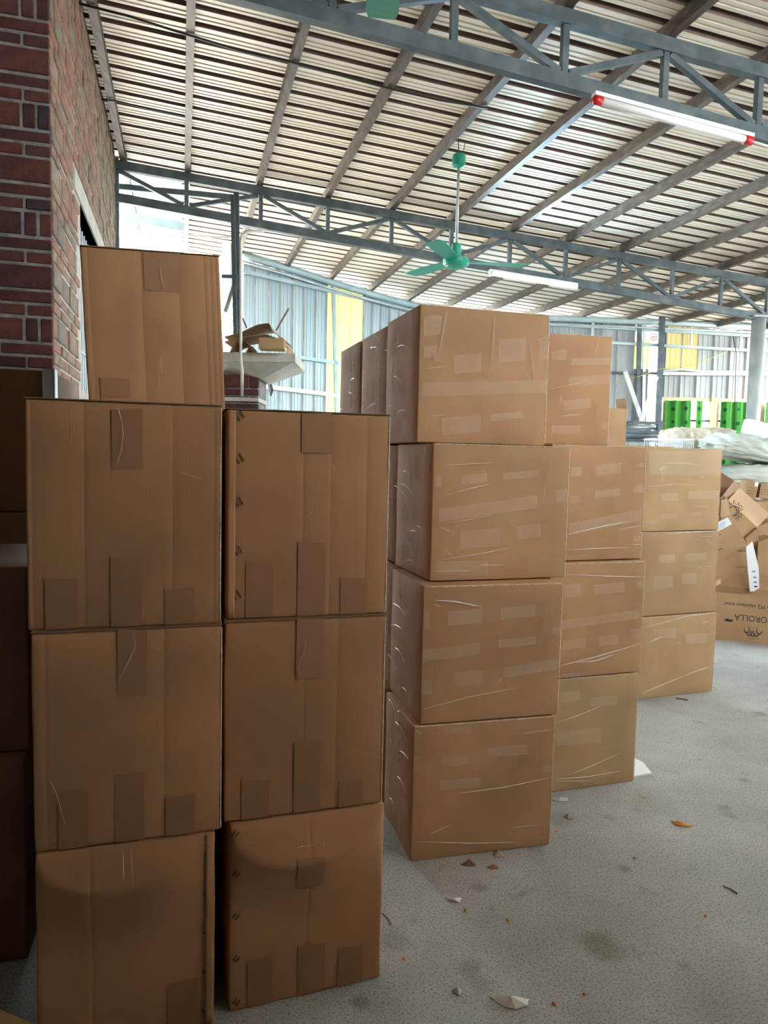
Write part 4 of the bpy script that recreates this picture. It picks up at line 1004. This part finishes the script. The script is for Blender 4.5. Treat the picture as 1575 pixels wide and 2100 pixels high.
M_WHITE = mat('white_board', (.78, .80, .84), .5)
p0 = atY(1527, 897, 8.4); p1 = atY(1590, 912, 8.4); p2 = atY(1541, 862, 8.4)
mb = MB(); mb.box((0, 0, 0), (.42, .14, .22)); o = mb.build('white_box', M_WHITE); o.matrix_world = frame_from(p0, p1, p2); bev = o.modifiers.new('b', 'BEVEL'); bev.width = .006; bev.segments = 2
tag(o, 'plain white foam box tilted on the sacks at the right edge', 'box')

# ---- heap of open cartons
GH = 'discarded cartons in the heap'
def face_marks(o, w, h, items, y=-.0012):
    for it in items:
        if it[0] == 'bar': _, x0, z0, x1, z1 = it; MB().box((x0, y, z0), (x1, y+.001, z1)).build('printed_line', M_INK, o)
        elif it[0] == 'label': _, x0, z0, x1, z1 = it; q = MB().box((x0, y-.0005, z0), (x1, y+.001, z1)).build('label_sticker', M_LABEL, o)
        elif it[0] == 'ink': _, x0, z0, x1, z1, m = it; MB().box((x0, y-.0012, z0), (x1, y-.0004, z1)).build('printed_line', m, o)
def put_text(o, txt, size, x, z, flip=False, m=M_INK, y=-.0015, name='lettering', ang=0, sx=1.0):
    me = text_mesh(txt, size); q = link(name, me, m, o)
    q.matrix_local = Matrix.Translation((x, y, z)) @ Matrix.Rotation(R(90), 4, 'X') @ Matrix.Rotation(R(180 if flip else 0)+ang, 4, 'Z') @ Matrix.Scale(sx, 4, (1, 0, 0)); return q
# the lettered carton lying upside down on the floor
p0, p1 = atZ(1440, 1307), atZ(1640, 1330); p1.z = 0; p0.z = 0
wd = (p1-p0).length; hh = .405; M = frame_from(p0, p1, p0+Z)
co = open_carton('long open carton printed upside down with COROLLA, lying on the floor at right', M, wd, .38, hh, K_HEAP, (None, -100, 35, -60), GH, fl=.14)
def cloc(px, py): q = M.inverted() @ onplane(px, py, p0, M.to_3x3() @ Vector((0, -1, 0))); return q.x, q.z
x, z = cloc(1584, 1267); put_text(co, 'COROLLA', .075, x+.01, z, True, sx=.85)
x, z = cloc(1578, 1243); put_text(co, 'y M2 stainless steel', .044, x, z, True, sx=1.0)
x, z = cloc(1544, 1296)
mb = MB()                                                      # shell emblem: five lobes over a base arc, upside down
def ring(mb, cx, cz, rx, rz, a0, a1, t=.005, n=14):
    k = len(mb.v)
    for i in range(n+1):
        a = a0+(a1-a0)*i/n
        for f in (1, 1-t/rx): mb.v.append(Vector((cx+rx*f*math.cos(a), -.0015, cz+rz*f*math.sin(a))))
    for i in range(n): b = k+2*i; mb.f.append((b, b+2, b+3, b+1))
for k_, (dx, dz, rr, rot) in enumerate(((-.047, .012, .03, 0), (-.026, -.006, .032, 0), (0, -.012, .03, 0), (.026, -.006, .032, 0), (.047, .012, .03, 0))):
    ring(mb, x+dx, z+dz, rr*.75, rr, math.pi*(.95 if dx < 0 else .8), math.pi*(2.2 if dx < 0 else 2.05), .007)
ring(mb, x, z+.045, .04, .012, math.pi, 2*math.pi, .006)
for k_ in range(7): mb.box((x-.036+k_*.012, -.002, z-.058), (x-.031+k_*.012, -.001, z-.052))
mb.build('shell_emblem', M_INK, co)
x, z = cloc(1494, 1273); mb = MB()                             # small bird-like scribble emblem
for k_ in range(9):
    a = random.uniform(-.5, .5); L = random.uniform(.015, .035); cx, cz = x+random.uniform(-.03, .03), z+random.uniform(-.012, .012)
    mb.slab([(cx-L*math.cos(a), -.0015, cz-L*math.sin(a)), (cx, -.0015, cz+.006), (cx+L*math.cos(a), -.0015, cz+L*math.sin(a)), (cx, -.0015, cz-.004)], (0, -1, 0), .0006)
mb.build('bird_emblem', M_INK, co)
# carton with printed scale behind it
def heap_box(label, pts, Y, d, m=K_HEAP, flaps=None, fl=.12, dY=(0, 0, 0), marks=(), closed=False):
    p0, p1, p2 = [atY(px, py, Y+dy) for (px, py), dy in zip(pts, dY)]
    M = frame_from(p0, p1, p2); w_ = (p1-p0).length; h = abs((M.inverted() @ p2).z)
    o = open_carton(label, M, w_, d, h, m, flaps or (None,)*4, GH, fl)
    if closed: MB().box((.005, .005, h-.004), (w_-.005, d-.005, h)).build('top_flap', m, o)
    face_marks(o, w_, h, marks); return o, w_, h, M
def bar_list(x0, z0, L, n, st, h=.004): return [('bar', x0, z0+i*st, x0+L*(1 if i % 3 == 0 else .35), z0+i*st+h) for i in range(n)]
o, w_, h, M2 = heap_box('closed carton with a printed ruler scale behind the lettered carton', ((1440, 1318), (1540, 1318), (1440, 1160)), 6.48, .42, closed=True, marks=[])
o.location.z = 0
face_marks(o, w_, h, [('bar', w_-.17, h-.14, w_-.06, h-.136), ('bar', w_-.19, h-.28, w_-.06, h-.276), ('bar', w_-.14, h-.205, w_-.06, h-.201)] + [('bar', w_-.09, h-.16-.025*i, w_-.06, h-.156-.025*i) for i in range(6)])
o, w_, h, M3 = heap_box('carton with a white barcode label tipped on its corner in the heap', ((1462, 1156), (1534, 1119), (1430, 1090)), 6.42, .22, flaps=(None, None, 20, None), dY=(0, 0, .06), m=K_TAN)
face_marks(o, w_, h, [('label', w_*.52, h*.74, w_*.92, h*.96), ('bar', w_*.12, h*.62, w_*.55, h*.64), ('bar', w_*.1, h*.52, w_*.35, h*.54), ('bar', w_*.1, h*.25, w_*.4, h*.27)] + [('ink', w_*.55, h*.78+i*h*.05, w_*(.75+.04*i), h*.795+i*h*.05, M_BLUE) for i in range(3)])
def slabthing(name, pts, Y, t, m, label, cat, dys=None, group=GH):
    P = [atY(px, py, Y+(dys[i] if dys else 0)) for i, (px, py) in enumerate(pts)]
    n = (P[1]-P[0]).cross(P[2]-P[0]).normalized()
    if n.y > 0: n = -n
    mb = MB(); mb.slab(P, -n, t); o = mb.build(name, m); tag(o, label, cat, group); return o, P, n
slabthing('flattened_carton', [(1494, 1026), (1516, 1000), (1578, 1054), (1553, 1082)], 6.62, .012, K_HEAP, 'wide orange carton panel slanting down to the right at the top of the heap', 'carton', (.0, .22, .22, .0))
PAN, _, _ = slabthing('flattened_carton', [(1487, 1020), (1496, 1028), (1553, 1083), (1530, 1105), (1512, 1096)], 6.60, .012, K_HEAP, 'lower orange carton panel below the slanting one in the heap', 'carton')
slabthing('flattened_carton', [(1529, 1104), (1553, 1083), (1557, 1110), (1535, 1130)], 6.55, .15, K_HEAP, 'small carton end with printed marks below the slanting panels', 'carton')
slabthing('flattened_carton', [(1478, 968), (1506, 986), (1488, 1012), (1476, 1022)], 6.8, .03, K_DARK, 'dark panel for the shaded inside of an open carton next to the far right stack', 'carton', (.25, .2, .1, .1))  # flat panel; inside shade of the open carton put into its dark colour
slabthing('cardboard_scrap', [(1506, 986), (1520, 996), (1496, 1026), (1484, 1016)], 6.72, .01, K_INNER, 'pale inner flap of the open carton beside the far right stack', 'carton', (.1, .1, 0, 0))
slabthing('flattened_carton', [(1556, 1080), (1585, 1066), (1585, 1180), (1556, 1120)], 6.66, .2, K_HEAP, 'brown carton side at the right edge of the heap', 'carton')
slabthing('flattened_carton', [(1555, 1112), (1585, 1100), (1585, 1215), (1550, 1215)], 6.5, .2, K_TAN, 'tan carton low at the right edge of the heap', 'carton')
o, P, n = slabthing('paper_sheet', [(1530, 1122), (1543, 1110), (1556, 1165), (1557, 1206), (1546, 1213), (1538, 1213)], 6.30, .003, M_WHITE, 'long white printed paper sheet hanging over the heap', 'paper', None, None)
for i, (px, py, m) in enumerate(((1546, 1172, M_BLUE), (1548, 1184, M_BLUE), (1549, 1194, M_BLUE), (1550, 1203, M_INK))):
    a = atY(px, py, 6.297); q = MB().box((-.014, 0, -.006), (.014, .001, .006)).build('printed_mark', m, o); q.matrix_parent_inverse = o.matrix_world.inverted(); q.location = a
mb = MB(); ring(mb, 0, 0, .05, .05, R(-100), R(150), .008); ring(mb, .0, 0, .03, .04, R(-90), R(90), .006); cc = mb.build('round_stamp', M_INK, PAN); cc.location = atY(1505, 1048, 6.598)
for i, chr_ in enumerate('LEADING'):
    a = R(120-i*27); q = link('letter', text_mesh(chr_, .05), M_INK, cc); q.matrix_local = Matrix.Translation((.062*math.cos(a)-.01, 0, .062*math.sin(a))) @ Matrix.Rotation(R(90), 4, 'X') @ Matrix.Rotation(a-R(90), 4, 'Z')
for (pts, lb, dx) in ((((1528, 1020), (1549, 1024), (1528, 983)), 'small carton with a white tag standing behind the heap, left of two', 0), (((1556, 1020), (1585, 1024), (1556, 990)), 'small carton with a white tag standing behind the heap at the right edge', 0)):
    o, w_, h, M_ = heap_box(lb, pts, 6.95, .16, m=K_TAN, closed=True)
    face_marks(o, w_, h, [('label', w_*.62, h*.72, w_*.95, h*.97)] + [('bar', w_*(.1+.2*i), h*(.25+.16*j), w_*(.1+.2*i)+.012, h*(.25+.16*j)+.005) for i in range(3) for j in range(3)])
q_ = atY(1600, 1060, 6.95); Carton('closed carton beneath the two tagged small cartons', q_.x+.1, 6.93, 0, .55, 0, atY(1540, 1026, 6.95).z-.005, d=.3, m=K_TAN, group=GH)

# ================================================================== FLOOR LITTER
def scrap(name, px, py, outline, m, label, cat, t=.002, rot=0, bumpz=.006):
    c = atZ(px, py); mb = MB(); n = len(outline); k = 0
    mb.v.append(Vector((0, 0, bumpz+t)))
    for x, y in outline: mb.v.append(Vector((x, y, t+.0015*math.sin(x*400+y*300))))
    for x, y in outline: mb.v.append(Vector((x, y, 0)))
    for i in range(n):
        a, b = 1+i, 1+(i+1) % n; mb.f += [(0, a, b), (a, a+n, b+n, b)]
    mb.f.append(tuple(1+n+i for i in reversed(range(n))))
    o = mb.build(name, m); o.location = (c.x, c.y, .0008); o.rotation_euler = (0, 0, rot); tag(o, label, cat); return o
def blob(r, n, seed, sx=1, sy=1):
    g_ = random.Random(seed); return [(r*sx*g_.uniform(.6, 1.1)*math.cos(2*math.pi*i/n), r*sy*g_.uniform(.6, 1.1)*math.sin(2*math.pi*i/n)) for i in range(n)]
M_PAPER = mat('scrap_paper', (.7, .72, .76), .7); M_LEAFO = mat('orange_leaf', (.62, .27, .03), .6); M_ORB = mat('orange_bit', (.6, .14, .02), .6); M_BRN = mat('dry_leaf', (.16, .10, .055), .9); M_LINT = mat('lint', (.36, .34, .30), 1.); M_TISS = mat('tissue', (.62, .60, .56), .8); M_YB = mat('yellow_bit', (.6, .36, .04), .7)
scrap('paper_scrap', 930, 1847, [(-.03, .012), (.028, .012), (.018, -.014)], M_PAPER, 'triangular white paper scrap on the floor before the middle stack', 'paper')
scrap('tissue_scrap', 1046, 2057, [(-.055, .025), (-.03, .012), (.0, -.002), (.03, .008), (.055, .012), (.045, -.012), (.01, -.024), (-.02, -.016), (-.04, .004)], M_TISS, 'crumpled off-white tissue strip on the floor near the bottom', 'tissue', bumpz=.02)
scrap('orange_leaf', 1393, 1691, [(-.025, .03), (-.014, .008), (.03, -.012), (.055, -.012), (.02, -.02), (-.02, -.008)], M_LEAFO, 'curled orange leaf on the floor at right', 'leaf', bumpz=.012)
scrap('dry_leaf', 962, 1773, blob(.026, 9, 3, 1.2, .7), M_BRN, 'crumpled dark dry leaf in front of the middle stack', 'leaf', bumpz=.02)
scrap('rust_scrap', 1012, 1780, blob(.02, 8, 5, 1.1, .6), mat('rust_scrap', (.30, .10, .045), .9), 'rust-red scrap on the floor right of the dry leaf', 'scrap', bumpz=.012)
scrap('lint_tuft', 1022, 1754, blob(.026, 10, 8, 1, .8), M_LINT, 'grey lint tuft against the bottom of the middle stack', 'lint', bumpz=.022)
scrap('lint_tuft', 1166, 1676, blob(.02, 9, 11), M_LINT, 'grey lint tuft right of the lowest middle carton', 'lint', bumpz=.015)
scrap('lint_tuft', 938, 2034, blob(.016, 9, 12), M_LINT, 'small grey lint tuft near the bottom edge of the floor', 'lint', bumpz=.012)
scrap('plastic_scrap', 1150, 1640, blob(.035, 10, 13, 1.3, .6), mat('grey_plastic', (.5, .54, .56), .3), 'clear plastic scrap between the two middle carton columns', 'scrap', bumpz=.012)
for px, py, r_, m, lb in ((957, 1868, .009, M_YB, 'yellow fleck below the white paper scrap'), (1042, 1888, .007, M_YB, 'faint yellow fleck right of the paper scrap'), (829, 1967, .007, M_ORB, 'orange fleck beside the crushed second carton'), (1137, 2060, .008, M_ORB, 'orange fleck right of the tissue strip'), (1198, 2040, .006, M_ORB, 'orange fleck farther right of the tissue strip'), (1447, 1880, .006, M_ORB, 'orange fleck at the far right of the floor'), (1303, 1550, .009, M_YB, 'yellow fleck at the corner of the right middle stack'), (1302, 1760, .009, M_LINT, 'pale pebble in the middle of the floor'), (1139, 1706, .005, M_ORB, 'tiny orange fleck at the right corner of the middle stack')):
    scrap('floor_fleck', px, py, blob(r_, 6, px), m, lb, 'fleck', bumpz=.004)
def stick(px0, py0, px1, py1, r_, lb):
    a, b = atZ(px0, py0), atZ(px1, py1); a.z = b.z = r_+.0005; tag(MB().tube([a, a.lerp(b, .5)+Vector((.004, 0, .001)), b], r_, 6).build('twig', M_BRN), lb, 'twig')
stick(784, 1874, 802, 1897, .002, 'thin twig sticking out beside the crushed second carton'); stick(1483, 1818, 1512, 1834, .0022, 'thin dark twig on the floor at the right')
stick(1386, 1433, 1410, 1437, .004, 'short brown straw in front of the far right stack')
pp = [atZ(px, py) for px, py in ((1296, 1596), (1336, 1588), (1318, 1566), (1296, 1556))]
tag(MB().slab([Vector((p.x, p.y, .001)) for p in pp], Z, .008).build('tile_offcut', M_WHITE), 'white tile offcut on the floor at the right corner of the middle stack', 'tile')
